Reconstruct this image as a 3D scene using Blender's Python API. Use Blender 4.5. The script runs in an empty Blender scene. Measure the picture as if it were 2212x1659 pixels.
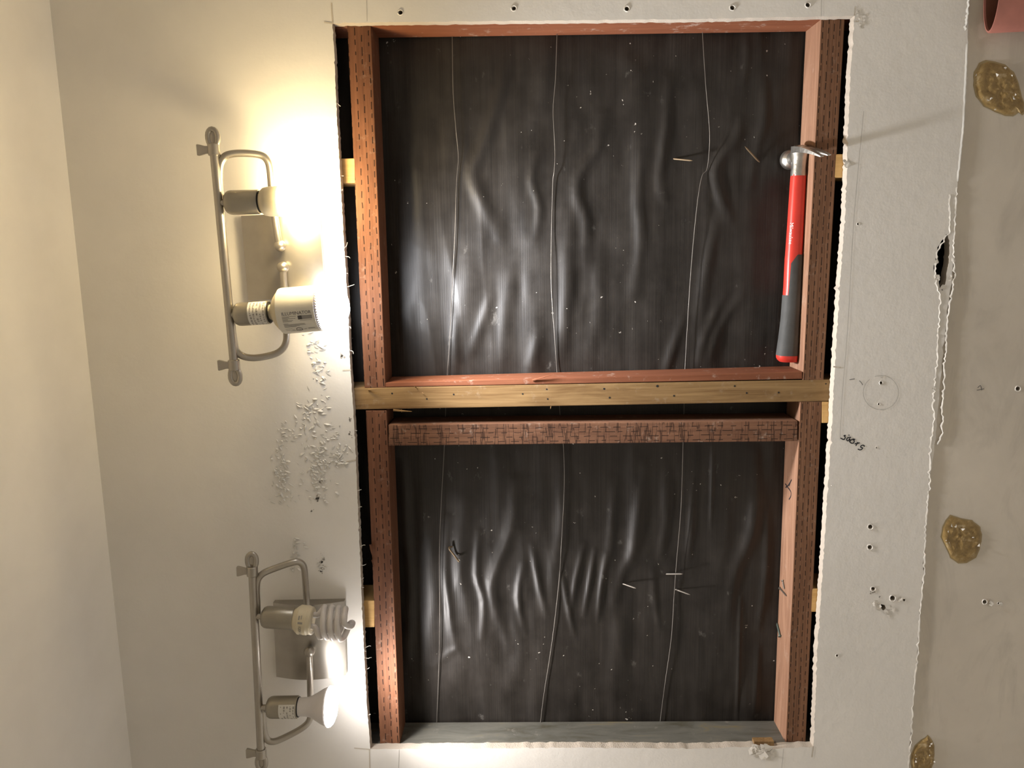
import bpy, bmesh, math, random
import numpy as np
from mathutils import Vector, Matrix, noise as mnoise

random.seed(7)
rng = np.random.RandomState(11)
scene = bpy.context.scene
col = scene.collection

# ------------------------------------------------------------------ camera
# The photograph was taken with the phone turned: picture-left is up in the room.
# Room axes: Z up, the opened wall is the plane y = 0, the camera looks along +Y.
F = 1661.0
W, H = 2212.0, 1659.0
CAM = Vector((0.0, -1.20, 1.75))
nrm = Vector((25.0, -276.0, 1661.0)).normalized()            # wall normal (+Y) in camera (right, down, forward)
ax = Vector((165.0, 10000.0, 1661.0))
ax = (ax - nrm * ax.dot(nrm)).normalized()                   # -X of the room
zc_ = ax.cross(nrm).normalized()                             # picture right = -Z of the room
if zc_.x < 0:
    zc_ = -zc_
R_cam_from_world = Matrix((  # columns: images of world X, Y, Z in (right, down, forward)
    (-ax.x, nrm.x, -zc_.x), (-ax.y, nrm.y, -zc_.y), (-ax.z, nrm.z, -zc_.z)))
right = Vector(R_cam_from_world[0]); down = Vector(R_cam_from_world[1]); fwd = Vector(R_cam_from_world[2])
cam_data = bpy.data.cameras.new('camera')
cam_data.sensor_fit = 'HORIZONTAL'
cam_data.sensor_width = 36.0
cam_data.lens = F / W * 36.0
cam_data.clip_start = 0.01
cam = bpy.data.objects.new('camera', cam_data)
col.objects.link(cam)
M = Matrix((right, -down, -fwd)).transposed().to_4x4()
M.translation = CAM
cam.matrix_world = M
scene.camera = cam

# ------------------------------------------------------------------ world, exposure
world = bpy.data.worlds.new('world')
scene.world = world
world.use_nodes = True
world.node_tree.nodes['Background'].inputs[0].default_value = (0.9, 0.85, 0.75, 1)
world.node_tree.nodes['Background'].inputs[1].default_value = 0.0
scene.view_settings.view_transform = 'Standard'
scene.view_settings.look = 'None'
scene.view_settings.gamma = 1.0
scene.view_settings.use_curve_mapping = False
scene.view_settings.exposure = 0.75
BEAM_FLOOD = 20.5     # downward beam of the flood bulb, watts
BEAM_SPOT = 11.5       # downward beam of the reflector bulb
LAMP_WARM = 71.0      # glowing bulb with cream collar
LAMP_FLOOD = 18.0     # flood bulb with printed body
LAMP_SPOT = 38.0      # small reflector bulb

# ------------------------------------------------------------------ pixel -> place
def ray(px, py):
    d = right * ((px - W / 2) / F) + down * ((py - H / 2) / F) + fwd
    return d

def P(px, py, Y=0.0):
    """point of the plane y = Y seen at a pixel"""
    d = ray(px, py)
    return CAM + d * ((Y - CAM.y) / d.y)

def hit(px, py, p0, n):
    d = ray(px, py)
    return CAM + d * ((p0 - CAM).dot(n) / d.dot(n))

# ------------------------------------------------------------------ object helpers
def tag(o, label=None, cat=None, group=None, kind=None):
    if label: o['label'] = label
    if cat: o['category'] = cat
    if group: o['group'] = group
    if kind: o['kind'] = kind
    return o

def empty(name, loc):
    o = bpy.data.objects.new(name, None)
    o.empty_display_size = 0.02
    o.location = loc
    col.objects.link(o)
    return o

def wloc(o):
    v = Vector((0, 0, 0))
    while o is not None:
        v += Vector(o.location)
        o = o.parent
    return v

def mk(name, verts, faces, mats, parent=None, origin=None, smooth=None, mat_idx=None):
    """one mesh object; verts are room coordinates"""
    if parent is not None:
        off = wloc(parent); loc = Vector((0, 0, 0))
    else:
        off = Vector(origin) if origin is not None else sum((Vector(v) for v in verts), Vector((0, 0, 0))) / max(1, len(verts))
        loc = off
    me = bpy.data.meshes.new(name)
    me.from_pydata([tuple(Vector(v) - off) for v in verts], [], faces)
    if not isinstance(mats, (list, tuple)):
        mats = [mats]
    for m in mats:
        me.materials.append(m)
    if mat_idx is not None:
        me.polygons.foreach_set('material_index', mat_idx)
    me.update()
    bm = bmesh.new(); bm.from_mesh(me)
    bmesh.ops.recalc_face_normals(bm, faces=bm.faces)
    bm.to_mesh(me); bm.free()
    if smooth is not None:
        me.polygons.foreach_set('use_smooth', [True] * len(me.polygons))
        me.set_sharp_from_angle(angle=math.radians(smooth))
    o = bpy.data.objects.new(name, me)
    o.location = loc
    o.parent = parent
    col.objects.link(o)
    return o

class G:
    """collects geometry"""
    def __init__(self):
        self.v = []; self.f = []
    def add(self, vs, fs):
        b = len(self.v)
        self.v += [Vector(x) for x in vs]
        self.f += [tuple(i + b for i in f) for f in fs]
        return self

def catmull(pts, n=6):
    pts = [Vector(p) for p in pts]
    out = []
    for i in range(len(pts) - 1):
        p0 = pts[max(i - 1, 0)]; p1 = pts[i]; p2 = pts[i + 1]; p3 = pts[min(i + 2, len(pts) - 1)]
        for k in range(n):
            t = k / n
            out.append(0.5 * ((2 * p1) + (p2 - p0) * t + (2 * p0 - 5 * p1 + 4 * p2 - p3) * t * t + (3 * p1 - p0 - 3 * p2 + p3) * t ** 3))
    out.append(pts[-1])
    return out

def tube(g, pts, r, seg=12, cap=True):
    pts = [Vector(p) for p in pts]
    n = len(pts)
    rs = r if isinstance(r, (list, tuple)) else [r] * n
    T = []
    for i in range(n):
        t = pts[min(i + 1, n - 1)] - pts[max(i - 1, 0)]
        T.append(t.normalized())
    a = T[0].orthogonal().normalized()
    vs = []; fs = []
    for i in range(n):
        a = (a - T[i] * a.dot(T[i])).normalized()
        b = T[i].cross(a)
        for k in range(seg):
            th = 2 * math.pi * k / seg
            vs.append(pts[i] + (a * math.cos(th) + b * math.sin(th)) * rs[i])
    for i in range(n - 1):
        for k in range(seg):
            fs.append((i * seg + k, i * seg + (k + 1) % seg, (i + 1) * seg + (k + 1) % seg, (i + 1) * seg + k))
    if cap:
        fs.append(tuple(range(seg - 1, -1, -1)))
        fs.append(tuple((n - 1) * seg + k for k in range(seg)))
    return g.add(vs, fs)

def frame(d, up=Vector((0, -1, 0))):
    d = Vector(d).normalized()
    u = (up - d * up.dot(d)).normalized()
    return d, u, d.cross(u)

def lathe(g, prof, o, d, seg=32, closed_ends=True):
    """prof = [(distance along axis, radius)]"""
    d, u, w = frame(d)
    o = Vector(o)
    vs = []; fs = []
    for (t, r) in prof:
        for k in range(seg):
            th = 2 * math.pi * k / seg
            vs.append(o + d * t + (u * math.cos(th) + w * math.sin(th)) * max(r, 1e-5))
    n = len(prof)
    for i in range(n - 1):
        for k in range(seg):
            fs.append((i * seg + k, i * seg + (k + 1) % seg, (i + 1) * seg + (k + 1) % seg, (i + 1) * seg + k))
    if closed_ends:
        fs.append(tuple(range(seg - 1, -1, -1)))
        fs.append(tuple((n - 1) * seg + k for k in range(seg)))
    return g.add(vs, fs)

def sphere(g, c, r, seg=16, rings=10, sc=(1, 1, 1)):
    prof = []
    vs = []; fs = []
    c = Vector(c)
    for i in range(rings + 1):
        a = math.pi * i / rings
        for k in range(seg):
            b = 2 * math.pi * k / seg
            vs.append(c + Vector((math.sin(a) * math.cos(b) * r * sc[0], math.sin(a) * math.sin(b) * r * sc[1], math.cos(a) * r * sc[2])))
    for i in range(rings):
        for k in range(seg):
            fs.append((i * seg + k, i * seg + (k + 1) % seg, (i + 1) * seg + (k + 1) % seg, (i + 1) * seg + k))
    return g.add(vs, fs)

def box(g, c, sx, sy, sz, A=None):
    """A = 3 axis vectors"""
    A = A or (Vector((1, 0, 0)), Vector((0, 1, 0)), Vector((0, 0, 1)))
    c = Vector(c)
    vs = [c + A[0] * (sx / 2 * i) + A[1] * (sy / 2 * j) + A[2] * (sz / 2 * k) for i in (-1, 1) for j in (-1, 1) for k in (-1, 1)]
    fs = [(0, 1, 3, 2), (4, 6, 7, 5), (0, 4, 5, 1), (2, 3, 7, 6), (0, 2, 6, 4), (1, 5, 7, 3)]
    return g.add(vs, fs)

def bevel_obj(o, w, seg=2):
    m = o.modifiers.new('bevel', 'BEVEL')
    m.width = w; m.segments = seg; m.limit_method = 'ANGLE'
    return o

def strip(g, pts, w, out=Vector((0, -1, 0))):
    """flat ribbon along pts on a surface that faces 'out'"""
    pts = [Vector(p) for p in pts]
    n = len(pts)
    ws = w if isinstance(w, (list, tuple)) else [w] * n
    vs = []
    for i in range(n):
        t = (pts[min(i + 1, n - 1)] - pts[max(i - 1, 0)]).normalized()
        s = t.cross(out).normalized() * ws[i] / 2
        vs += [pts[i] - s, pts[i] + s]
    fs = [(2 * i, 2 * i + 1, 2 * i + 3, 2 * i + 2) for i in range(n - 1)]
    return g.add(vs, fs)

# ------------------------------------------------------------------ materials
def nodes_of(name):
    m = bpy.data.materials.new(name)
    m.use_nodes = True
    nt = m.node_tree
    b = nt.nodes['Principled BSDF']
    return m, nt, b

def N(nt, t, **kw):
    n = nt.nodes.new(t)
    for k, v in kw.items():
        setattr(n, k, v)
    return n

def math_n(nt, op, a, b=None, clamp=False):
    n = nt.nodes.new('ShaderNodeMath'); n.operation = op; n.use_clamp = clamp
    for i, x in enumerate((a, b)):
        if x is None: continue
        if isinstance(x, (int, float)): n.inputs[i].default_value = x
        else: nt.links.new(x, n.inputs[i])
    return n.outputs[0]

def mix_c(nt, fac, a, b, mode='MIX'):
    n = nt.nodes.new('ShaderNodeMix'); n.data_type = 'RGBA'; n.blend_type = mode
    for i, x in ((0, fac), (6, a), (7, b)):
        if isinstance(x, (int, float)): n.inputs[i].default_value = x
        elif isinstance(x, tuple): n.inputs[i].default_value = (*x, 1) if len(x) == 3 else x
        else: nt.links.new(x, n.inputs[i])
    return n.outputs[2]

def coords(nt, scale=(1, 1, 1), out='Object'):
    tc = N(nt, 'ShaderNodeTexCoord')
    mp = N(nt, 'ShaderNodeMapping')
    mp.inputs['Scale'].default_value = scale
    nt.links.new(tc.outputs[out], mp.inputs[0])
    return mp.outputs[0]

def noise(nt, vec, scale=5, detail=4, rough=0.5, dist=0.0):
    n = N(nt, 'ShaderNodeTexNoise')
    n.inputs['Scale'].default_value = scale
    n.inputs['Detail'].default_value = detail
    n.inputs['Roughness'].default_value = rough
    n.inputs['Distortion'].default_value = dist
    nt.links.new(vec, n.inputs['Vector'])
    return n.outputs['Fac']

def ramp(nt, fac, stops):
    r = N(nt, 'ShaderNodeValToRGB')
    cr = r.color_ramp
    while len(cr.elements) < len(stops): cr.elements.new(0.5)
    for e, (p, c) in zip(cr.elements, stops):
        e.position = p; e.color = (*c, 1) if len(c) == 3 else c
    nt.links.new(fac, r.inputs[0])
    return r.outputs[0]

def bump(nt, b, height, strength, dist=0.001, prev=None):
    n = N(nt, 'ShaderNodeBump')
    n.inputs['Strength'].default_value = strength
    n.inputs['Distance'].default_value = dist
    nt.links.new(height, n.inputs['Height'])
    if prev is not None: nt.links.new(prev, n.inputs['Normal'])
    nt.links.new(n.outputs[0], b.inputs['Normal'])
    return n.outputs[0]

def plain(name, c, rough=0.5, metal=0.0, spec=0.5, bumpy=0.0, bscale=300, vary=0.06):
    m, nt, b = nodes_of(name)
    v = coords(nt)
    n = noise(nt, v, 35, 4)
    lo = tuple(max(0, x * (1 - vary)) for x in c); hi = tuple(min(1, x * (1 + vary)) for x in c)
    nt.links.new(ramp(nt, n, [(0.3, lo), (0.7, hi)]), b.inputs['Base Color'])
    b.inputs['Roughness'].default_value = rough
    b.inputs['Metallic'].default_value = metal
    b.inputs['Specular IOR Level'].default_value = spec
    if bumpy:
        bump(nt, b, noise(nt, v, bscale, 3), bumpy)
    return m

def emit(name, c, s, base=(0.9, 0.9, 0.9)):
    m, nt, b = nodes_of(name)
    b.inputs['Base Color'].default_value = (*base, 1)
    b.inputs['Emission Color'].default_value = (*c, 1)
    b.inputs['Emission Strength'].default_value = s
    b.inputs['Roughness'].default_value = 0.4
    return m

def wall_paint(name, c, bump_s=0.35, stain=0.0, scuff=0.06, rough=0.55):
    m, nt, b = nodes_of(name)
    v = coords(nt)
    n1 = noise(nt, v, 4, 5, 0.6)
    n2 = noise(nt, v, 60, 3)
    c1 = ramp(nt, n1, [(0.3, tuple(x * (1 - scuff) for x in c)), (0.7, tuple(min(1, x * (1 + scuff)) for x in c))])
    out = c1
    if stain:
        vs = coords(nt, (2.0, 1, 5.0))
        n3 = noise(nt, vs, 2.5, 6, 0.65, 0.6)
        out = mix_c(nt, ramp(nt, n3, [(0.52, (0, 0, 0)), (0.66, (stain, stain, stain))]), c1, tuple(x * 0.62 for x in c))
    nt.links.new(out, b.inputs['Base Color'])
    b.inputs['Roughness'].default_value = rough
    b.inputs['Specular IOR Level'].default_value = 0.35
    k = bump(nt, b, n2, bump_s * 0.8, 0.0012)
    bump(nt, b, noise(nt, v, 260, 2), bump_s * 0.6, 0.0005, k)
    return m

def wood(name, c_lo, c_hi, slits=None, rough=0.7, dust=0.0, grain=1.0, cracks=0.0, side=None):
    """grain along local X; slits = (pitch along, length share, row pitch) on the local -Y face"""
    m, nt, b = nodes_of(name)
    v = coords(nt, (1.6, 16, 16))
    g1 = noise(nt, v, 3.0, 6, 0.6, 1.2)
    v2 = coords(nt, (3.0, 150, 150))
    g2 = noise(nt, v2, 3.0, 3, 0.6)
    mixv = math_n(nt, 'ADD', math_n(nt, 'MULTIPLY', g1, 0.65), math_n(nt, 'MULTIPLY', g2, 0.35))
    base = ramp(nt, mixv, [(0.36, c_lo), (0.5, tuple((a + c) / 2 for a, c in zip(c_lo, c_hi))), (0.64, c_hi)])
    h = g2
    out = base
    tc = N(nt, 'ShaderNodeTexCoord')
    if side:      # all faces but the front take a second tone
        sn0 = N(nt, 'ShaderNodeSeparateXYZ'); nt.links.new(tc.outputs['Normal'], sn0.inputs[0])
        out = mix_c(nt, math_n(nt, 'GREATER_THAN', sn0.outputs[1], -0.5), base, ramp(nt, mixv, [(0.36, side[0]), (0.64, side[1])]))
    if dust:
        nd = noise(nt, coords(nt, (1, 1, 1)), 45, 7, 0.75)
        out = mix_c(nt, ramp(nt, nd, [(0.58, (0, 0, 0)), (0.70, (dust, dust, dust))]), out, (0.72, 0.66, 0.56))
    if slits:
        pitch, share, row = slits
        sx = N(nt, 'ShaderNodeSeparateXYZ'); nt.links.new(tc.outputs['Object'], sx.inputs[0])
        wob = noise(nt, coords(nt, (1, 1, 1)), 40, 2)
        vv = math_n(nt, 'ADD', math_n(nt, 'DIVIDE', sx.outputs[2], row), math_n(nt, 'MULTIPLY', wob, 0.35))
        rowi = math_n(nt, 'FLOOR', vv)
        uu = math_n(nt, 'ADD', math_n(nt, 'DIVIDE', sx.outputs[0], pitch), math_n(nt, 'MULTIPLY', rowi, 0.37))
        fu = math_n(nt, 'FRACT', uu); fv = math_n(nt, 'FRACT', vv)
        wn = N(nt, 'ShaderNodeTexWhiteNoise'); wn.noise_dimensions = '2D'
        cx = N(nt, 'ShaderNodeCombineXYZ'); nt.links.new(math_n(nt, 'FLOOR', uu), cx.inputs[0]); nt.links.new(rowi, cx.inputs[1])
        nt.links.new(cx.outputs[0], wn.inputs['Vector'])
        lim = math_n(nt, 'MULTIPLY', math_n(nt, 'ADD', wn.outputs['Value'], 0.55), share)
        m1 = math_n(nt, 'LESS_THAN', fu, lim)
        m2 = math_n(nt, 'LESS_THAN', math_n(nt, 'ABSOLUTE', math_n(nt, 'SUBTRACT', fv, 0.5)), 0.075)
        sn = N(nt, 'ShaderNodeSeparateXYZ'); nt.links.new(tc.outputs['Normal'], sn.inputs[0])
        m3 = math_n(nt, 'LESS_THAN', sn.outputs[1], -0.6)
        mask = math_n(nt, 'MULTIPLY', math_n(nt, 'MULTIPLY', m1, m2), m3)
        if cracks:
            cv = coords(nt, (95, 9, 9))
            nc = noise(nt, cv, 1.0, 3, 0.6)
            cm = math_n(nt, 'MULTIPLY', math_n(nt, 'LESS_THAN', math_n(nt, 'ABSOLUTE', math_n(nt, 'SUBTRACT', nc, 0.5)), 0.022), m3)
            out = mix_c(nt, math_n(nt, 'MULTIPLY', cm, cracks), out, tuple(x * 0.35 for x in c_lo))
        out = mix_c(nt, math_n(nt, 'MULTIPLY', mask, 0.9), out, tuple(x * 0.10 for x in c_lo))
        h = math_n(nt, 'SUBTRACT', g2, math_n(nt, 'MULTIPLY', mask, 1.6))
    nt.links.new(out, b.inputs['Base Color'])
    b.inputs['Roughness'].default_value = rough
    b.inputs['Specular IOR Level'].default_value = 0.25
    bump(nt, b, h, 0.5 * grain, 0.0012)
    return m

M_WALL = wall_paint('wall_paint', (0.85, 0.82, 0.765))
M_LOWER = wall_paint('old_wall_face', (0.66, 0.60, 0.51), 0.2, stain=0.35, scuff=0.10)
M_CEIL = wall_paint('ceiling_paint', (0.92, 0.885, 0.83), 0.25)
M_ROOM = wall_paint('room_paint', (0.95, 0.93, 0.89), 0.2)
M_FLOOR = plain('floor_tile', (0.86, 0.845, 0.81), 0.4)
M_GYP = plain('gypsum_core', (0.50, 0.44, 0.365), 0.9, bumpy=0.8, bscale=500)
M_KRAFT = plain('torn_kraft_paper', (0.62, 0.56, 0.47), 0.9, bumpy=0.5)
M_FLAKE = plain('paint_flake', (0.72, 0.70, 0.65), 0.55)
M_PENCIL = plain('pencil', (0.16, 0.15, 0.14), 0.7)
M_FAINT = plain('faint_pencil', (0.55, 0.525, 0.48), 0.7)
M_INK = plain('black_marker', (0.02, 0.02, 0.025), 0.5)
M_HOLE = plain('hole_edge', (0.78, 0.74, 0.67), 0.9)
M_GREY = plain('grey_scuff', (0.38, 0.35, 0.31), 0.8)
M_RED_IN = wood('incised_red_fir', (0.12, 0.049, 0.025), (0.212, 0.093, 0.049), slits=(0.017, 0.50, 0.0105), dust=0.12)
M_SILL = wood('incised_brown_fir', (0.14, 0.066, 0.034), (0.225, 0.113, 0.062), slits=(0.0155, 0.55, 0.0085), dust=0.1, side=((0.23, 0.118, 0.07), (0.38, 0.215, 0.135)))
M_BLOCK = wood('incised_weathered_fir', (0.13, 0.06, 0.034), (0.225, 0.112, 0.064), slits=(0.021, 0.5, 0.0075), dust=0.25, cracks=0.75)
M_STUD_RED = wood('smooth_red_fir', (0.175, 0.058, 0.027), (0.25, 0.092, 0.045), dust=0.35, grain=0.5)
M_PINE = wood('pale_pine', (0.165, 0.09, 0.034), (0.325, 0.205, 0.09), dust=0.12, grain=0.4)
M_YELLOW = wood('yellow_pine', (0.55, 0.33, 0.12), (0.72, 0.46, 0.19), grain=0.4)

def green_stud():
    m, nt, b = nodes_of('green_grey_coated_wood')
    v = coords(nt, (2.2, 9, 9))
    n1 = noise(nt, v, 4, 6, 0.65, 0.7)
    c = ramp(nt, n1, [(0.32, (0.085, 0.078, 0.055)), (0.47, (0.125, 0.123, 0.105)), (0.60, (0.155, 0.15, 0.125)), (0.72, (0.21, 0.165, 0.075))])
    n2 = noise(nt, coords(nt), 50, 7, 0.75)
    c = mix_c(nt, ramp(nt, n2, [(0.6, (0, 0, 0)), (0.7, (0.5, 0.5, 0.5))]), c, (0.30, 0.28, 0.24))
    nt.links.new(c, b.inputs['Base Color'])
    b.inputs['Roughness'].default_value = 0.6
    bump(nt, b, n1, 0.3, 0.002)
    return m
M_GREEN = green_stud()

def tar_paper():
    m, nt, b = nodes_of('black_building_paper')
    v = coords(nt)
    lines = coords(nt, (4, 1, 620))                       # fine laid lines that run along X
    nl = noise(nt, lines, 1.0, 2, 0.5)
    mott = noise(nt, v, 14, 6, 0.65)
    c = ramp(nt, mott, [(0.3, (0.0105, 0.0085, 0.007)), (0.7, (0.024, 0.020, 0.0165))])
    c = mix_c(nt, 0.28, c, ramp(nt, nl, [(0.35, (0.30, 0.30, 0.30)), (0.65, (1.9, 1.9, 1.9))]), 'MULTIPLY')
    nd = noise(nt, v, 120, 3, 0.6)
    patch = noise(nt, v, 7, 3, 0.5)
    dm = math_n(nt, 'MULTIPLY', math_n(nt, 'GREATER_THAN', nd, 0.725), math_n(nt, 'GREATER_THAN', patch, 0.50))
    c = mix_c(nt, math_n(nt, 'MULTIPLY', dm, 0.8), c, (0.62, 0.58, 0.52))
    ns = noise(nt, coords(nt, (1, 1, 1.6)), 26, 5, 0.7)
    c = mix_c(nt, ramp(nt, ns, [(0.64, (0, 0, 0)), (0.74, (0.10, 0.10, 0.10))]), c, (0.6, 0.57, 0.52))
    nt.links.new(c, b.inputs['Base Color'])
    nt.links.new(ramp(nt, mott, [(0.3, (0.42, 0.42, 0.42)), (0.7, (0.54, 0.54, 0.54))]), b.inputs['Roughness'])
    b.inputs['Specular IOR Level'].default_value = 0.42
    bump(nt, b, nl, 0.26, 0.0009)
    return m
M_PAPER = tar_paper()
M_WIRE = plain('steel_wire', (0.20, 0.185, 0.165), 0.6, 0.6)
M_NAIL = plain('nail_steel', (0.20, 0.18, 0.155), 0.5, 0.8)
M_RUST = plain('rusty_nail', (0.20, 0.145, 0.085), 0.55, 0.5)
M_GREENSCREW = plain('green_coated_screw', (0.10, 0.13, 0.11), 0.5, 0.5)
M_NICKEL = plain('satin_nickel_paint', (0.43, 0.40, 0.35), 0.33, 0.92, bumpy=0.06, bscale=600)
M_PLATE = plain('satin_nickel_plate', (0.40, 0.375, 0.33), 0.36, 0.9)
M_SOCKET = plain('satin_nickel_socket', (0.36, 0.335, 0.28), 0.36, 0.85)
M_BLACK = plain('black_gap', (0.01, 0.01, 0.01), 0.6)
M_CREAM = plain('cream_plastic', (0.72, 0.64, 0.46), 0.45)
M_OFFWHITE = plain('off_white_plastic', (0.80, 0.77, 0.68), 0.40)
M_RIM = plain('purple_grey_rim', (0.34, 0.32, 0.42), 0.45)
M_PRINT = plain('grey_print', (0.10, 0.095, 0.10), 0.6)
M_PRINT2 = plain('pale_print', (0.34, 0.32, 0.29), 0.6)
M_STICKER = plain('white_sticker', (0.74, 0.72, 0.66), 0.5)
M_SPIRAL = plain('frosted_tube', (0.72, 0.68, 0.64), 0.25)
M_FROST = plain('frosted_reflector', (0.80, 0.77, 0.76), 0.35)
E_WARM = emit('glow_warm', (1.0, 0.77, 0.42), LAMP_WARM)
E_FLOOD = emit('glow_flood', (0.92, 0.94, 1.0), LAMP_FLOOD)
E_SPOT = emit('glow_spot', (1.0, 0.95, 0.93), LAMP_SPOT)
M_STEEL = plain('worn_hammer_steel', (0.50, 0.48, 0.44), 0.38, 0.95, bumpy=0.5, bscale=160, vary=0.3)
M_RED = plain('red_handle', (0.62, 0.045, 0.03), 0.38, vary=0.08)
M_GRIP = plain('grey_rubber_grip', (0.07, 0.07, 0.067), 0.75, bumpy=0.15, vary=0.15)
M_WHITE = plain('white_lettering', (0.85, 0.80, 0.76), 0.5)
M_PINK = plain('pink_plastic', (0.36, 0.14, 0.105), 0.5, vary=0.12)
M_PINKIN = plain('dark_inner_plastic', (0.16, 0.06, 0.035), 0.6)

def glue_mat():
    m, nt, b = nodes_of('brown_adhesive')
    v = coords(nt)
    n1 = noise(nt, v, 70, 6, 0.7, 0.5)
    c = ramp(nt, n1, [(0.3, (0.20, 0.125, 0.04)), (0.55, (0.34, 0.225, 0.08)), (0.66, (0.50, 0.38, 0.21)), (0.76, (0.66, 0.57, 0.44))])
    nt.links.new(c, b.inputs['Base Color'])
    b.inputs['Roughness'].default_value = 0.45
    bump(nt, b, n1, 0.6, 0.002)
    return m
M_GLUE = glue_mat()
M_GLUERIM = plain('thin_yellow_glue', (0.36, 0.27, 0.13), 0.5)

# ------------------------------------------------------------------ room shell
T = 0.016                  # wallboard thickness
YS = 0.017                 # front of the framing
SD = 0.064                 # framing depth
YP = YS + SD               # building paper
ZC = P(196, 830, 0).z      # ceiling height
X0, X1 = -1.25, 0.80
YB = -1.62

def poly_fill(name, loops, y, mats, parent=None, thick=None, kind=None):
    """flat board in the plane y with holes; loops of room points, first is the outline; sides use material 1"""
    bm = bmesh.new()
    ed = []
    for lp in loops:
        vs = [bm.verts.new((p.x, y, p.z)) for p in lp]
        for i in range(len(vs)):
            ed.append(bm.edges.new((vs[i], vs[(i + 1) % len(vs)])))
    bmesh.ops.triangle_fill(bm, use_beauty=True, use_dissolve=False, edges=ed)
    for f in bm.faces:
        f.normal_update()
        if f.normal.y > 0: f.normal_flip()
    border = [e for e in bm.edges if len(e.link_faces) == 1]
    if thick:
        ret = bmesh.ops.extrude_edge_only(bm, edges=border)
        nv = [g_ for g_ in ret['geom'] if isinstance(g_, bmesh.types.BMVert)]
        for v in nv: v.co.y += thick
        for f in [g_ for g_ in ret['geom'] if isinstance(g_, bmesh.types.BMFace)]:
            f.material_index = 1
        # back skin
        be = [e for e in bm.edges if len(e.link_faces) == 1]
        r2 = bmesh.ops.triangle_fill(bm, use_beauty=True, use_dissolve=False, edges=be)
        for g_ in r2['geom']:
            if isinstance(g_, bmesh.types.BMFace): g_.material_index = 1
    me = bpy.data.meshes.new(name)
    off = wloc(parent) if parent else Vector((0, 0, 0))
    for v in bm.verts: v.co -= off
    bm.to_mesh(me); bm.free()
    for m in mats: me.materials.append(m)
    me.polygons.foreach_set('use_smooth', [p.material_index == 1 for p in me.polygons])
    me.set_sharp_from_angle(angle=math.radians(60))
    o = bpy.data.objects.new(name, me); o.parent = parent
    col.objects.link(o)
    if kind: o['kind'] = kind
    return o

def rag(pxs, n_per=0.35, amp=1.0, fine=0.6, closed=False):
    """ragged line through pixel points (on y=0), returned as room points"""
    out = []
    m = len(pxs)
    for i in range(m - (0 if closed else 1)):
        a = pxs[i]; b = pxs[(i + 1) % m]
        L = math.hypot(b[0] - a[0], b[1] - a[1])
        k = max(1, int(L * n_per / 6))
        nx, ny = -(b[1] - a[1]) / L, (b[0] - a[0]) / L
        for j in range(k):
            t = j / k
            d = (random.gauss(0, amp) if j else 0) + random.gauss(0, fine) * (1 if random.random() < 0.3 else 0.2)
            out.append((a[0] + (b[0] - a[0]) * t + nx * d, a[1] + (b[1] - a[1]) * t + ny * d))
    if not closed: out.append(pxs[-1])
    return out

LEFT = [(718, 50), (722, 110), (727, 240), (736, 400), (742, 510), (751, 650), (757, 800), (764, 900), (769, 1000), (776, 1160), (786, 1400), (793, 1530), (800, 1618)]
BOT = [(800, 1618), (1000, 1617), (1250, 1615), (1500, 1617), (1625, 1613), (1660, 1618), (1757, 1614)]
RIGHT = [(1757, 1614), (1766, 1400), (1779, 1200), (1792, 1000), (1804, 790), (1812, 640), (1824, 485), (1829, 380), (1835, 200), (1846, 34)]
TOP = [(1846, 34), (1500, 41), (1250, 44), (1000, 46), (718, 50)]
open_px = rag(LEFT, 1.2, 0.35)[:-1] + rag(BOT, 0.7, 0.5)[:-1] + rag(RIGHT, 1.1, 0.8, 1.0)[:-1] + rag(TOP, 0.7, 0.45)[:-1]
opening = [P(a, b) for a, b in open_px]

EDGE = [(2096, -60), (2092, 40), (2089, 120), (2081, 280), (2068, 400), (2061, 520), (2056, 600), (2048, 660), (2034, 790), (2026, 880), (2018, 960), (2006, 1060), (1998, 1180), (1990, 1290), (1982, 1400), (1972, 1530), (1962, 1659), (1956, 1740)]
edge_px = rag(EDGE, 0.5, 1.2, 0.8)
edge = [P(a, b) for a, b in edge_px]
e0, e1 = edge[0], edge[-1]

def hole_loop(px, py, r, n=9, wob=0.15):
    return [P(px + r * (1 + random.uniform(-wob, wob)) * math.cos(2 * math.pi * k / n), py + r * (1 + random.uniform(-wob, wob)) * math.sin(2 * math.pi * k / n)) for k in range(n)]

HOLES = [(865, 27, 4.5), (1110, 18, 4.5), (1354, 19, 4.5), (1582, 17, 4.5), (1745, 11, 4.5), (1853, 484, 2.2), (1903, 827, 3.0), (1898, 873, 2.0),
         (1880, 1138, 4.5), (1879, 1182, 4.5), (1886, 1272, 4.0), (1928, 1292, 5.0), (1808, 1416, 2.4), (1893, 967, 1.5), (1953, 1296, 2.5)]
TEAR = [(2052, 505), (2057, 520), (2058, 545), (2056, 570), (2052, 590), (2048, 612), (2043, 628), (2036, 624), (2033, 606), (2025, 596), (2022, 580), (2028, 556), (2032, 535), (2042, 516)]
chip = [(1903, 1305), (1911, 1307), (1914, 1314), (1908, 1319), (1902, 1313)]
tear_in = [(a - 6, b) for a, b in TEAR]
holes_front = [opening] + [hole_loop(*h) for h in HOLES] + [[P(a, b) for a, b in rag(tear_in, 1.2, 0.7, closed=True)]] + [[P(a, b) for a, b in chip]]
outline = [Vector((X1, 0, ZC)), Vector((X0, 0, ZC)), Vector((X0, 0, e1.z)), ] + [p for p in reversed(edge)] + [Vector((X1, 0, e0.z))]
wall = poly_fill('wall_front', [outline] + holes_front, 0.0, [M_WALL, M_GYP], thick=T)
tag(wall, 'painted wallboard wall with a large rectangular opening cut through it', kind='structure')
LH = [(2128, 1301, 4.0), (2158, 1304, 2.0), (2200, 840, 4.5)]
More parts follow.
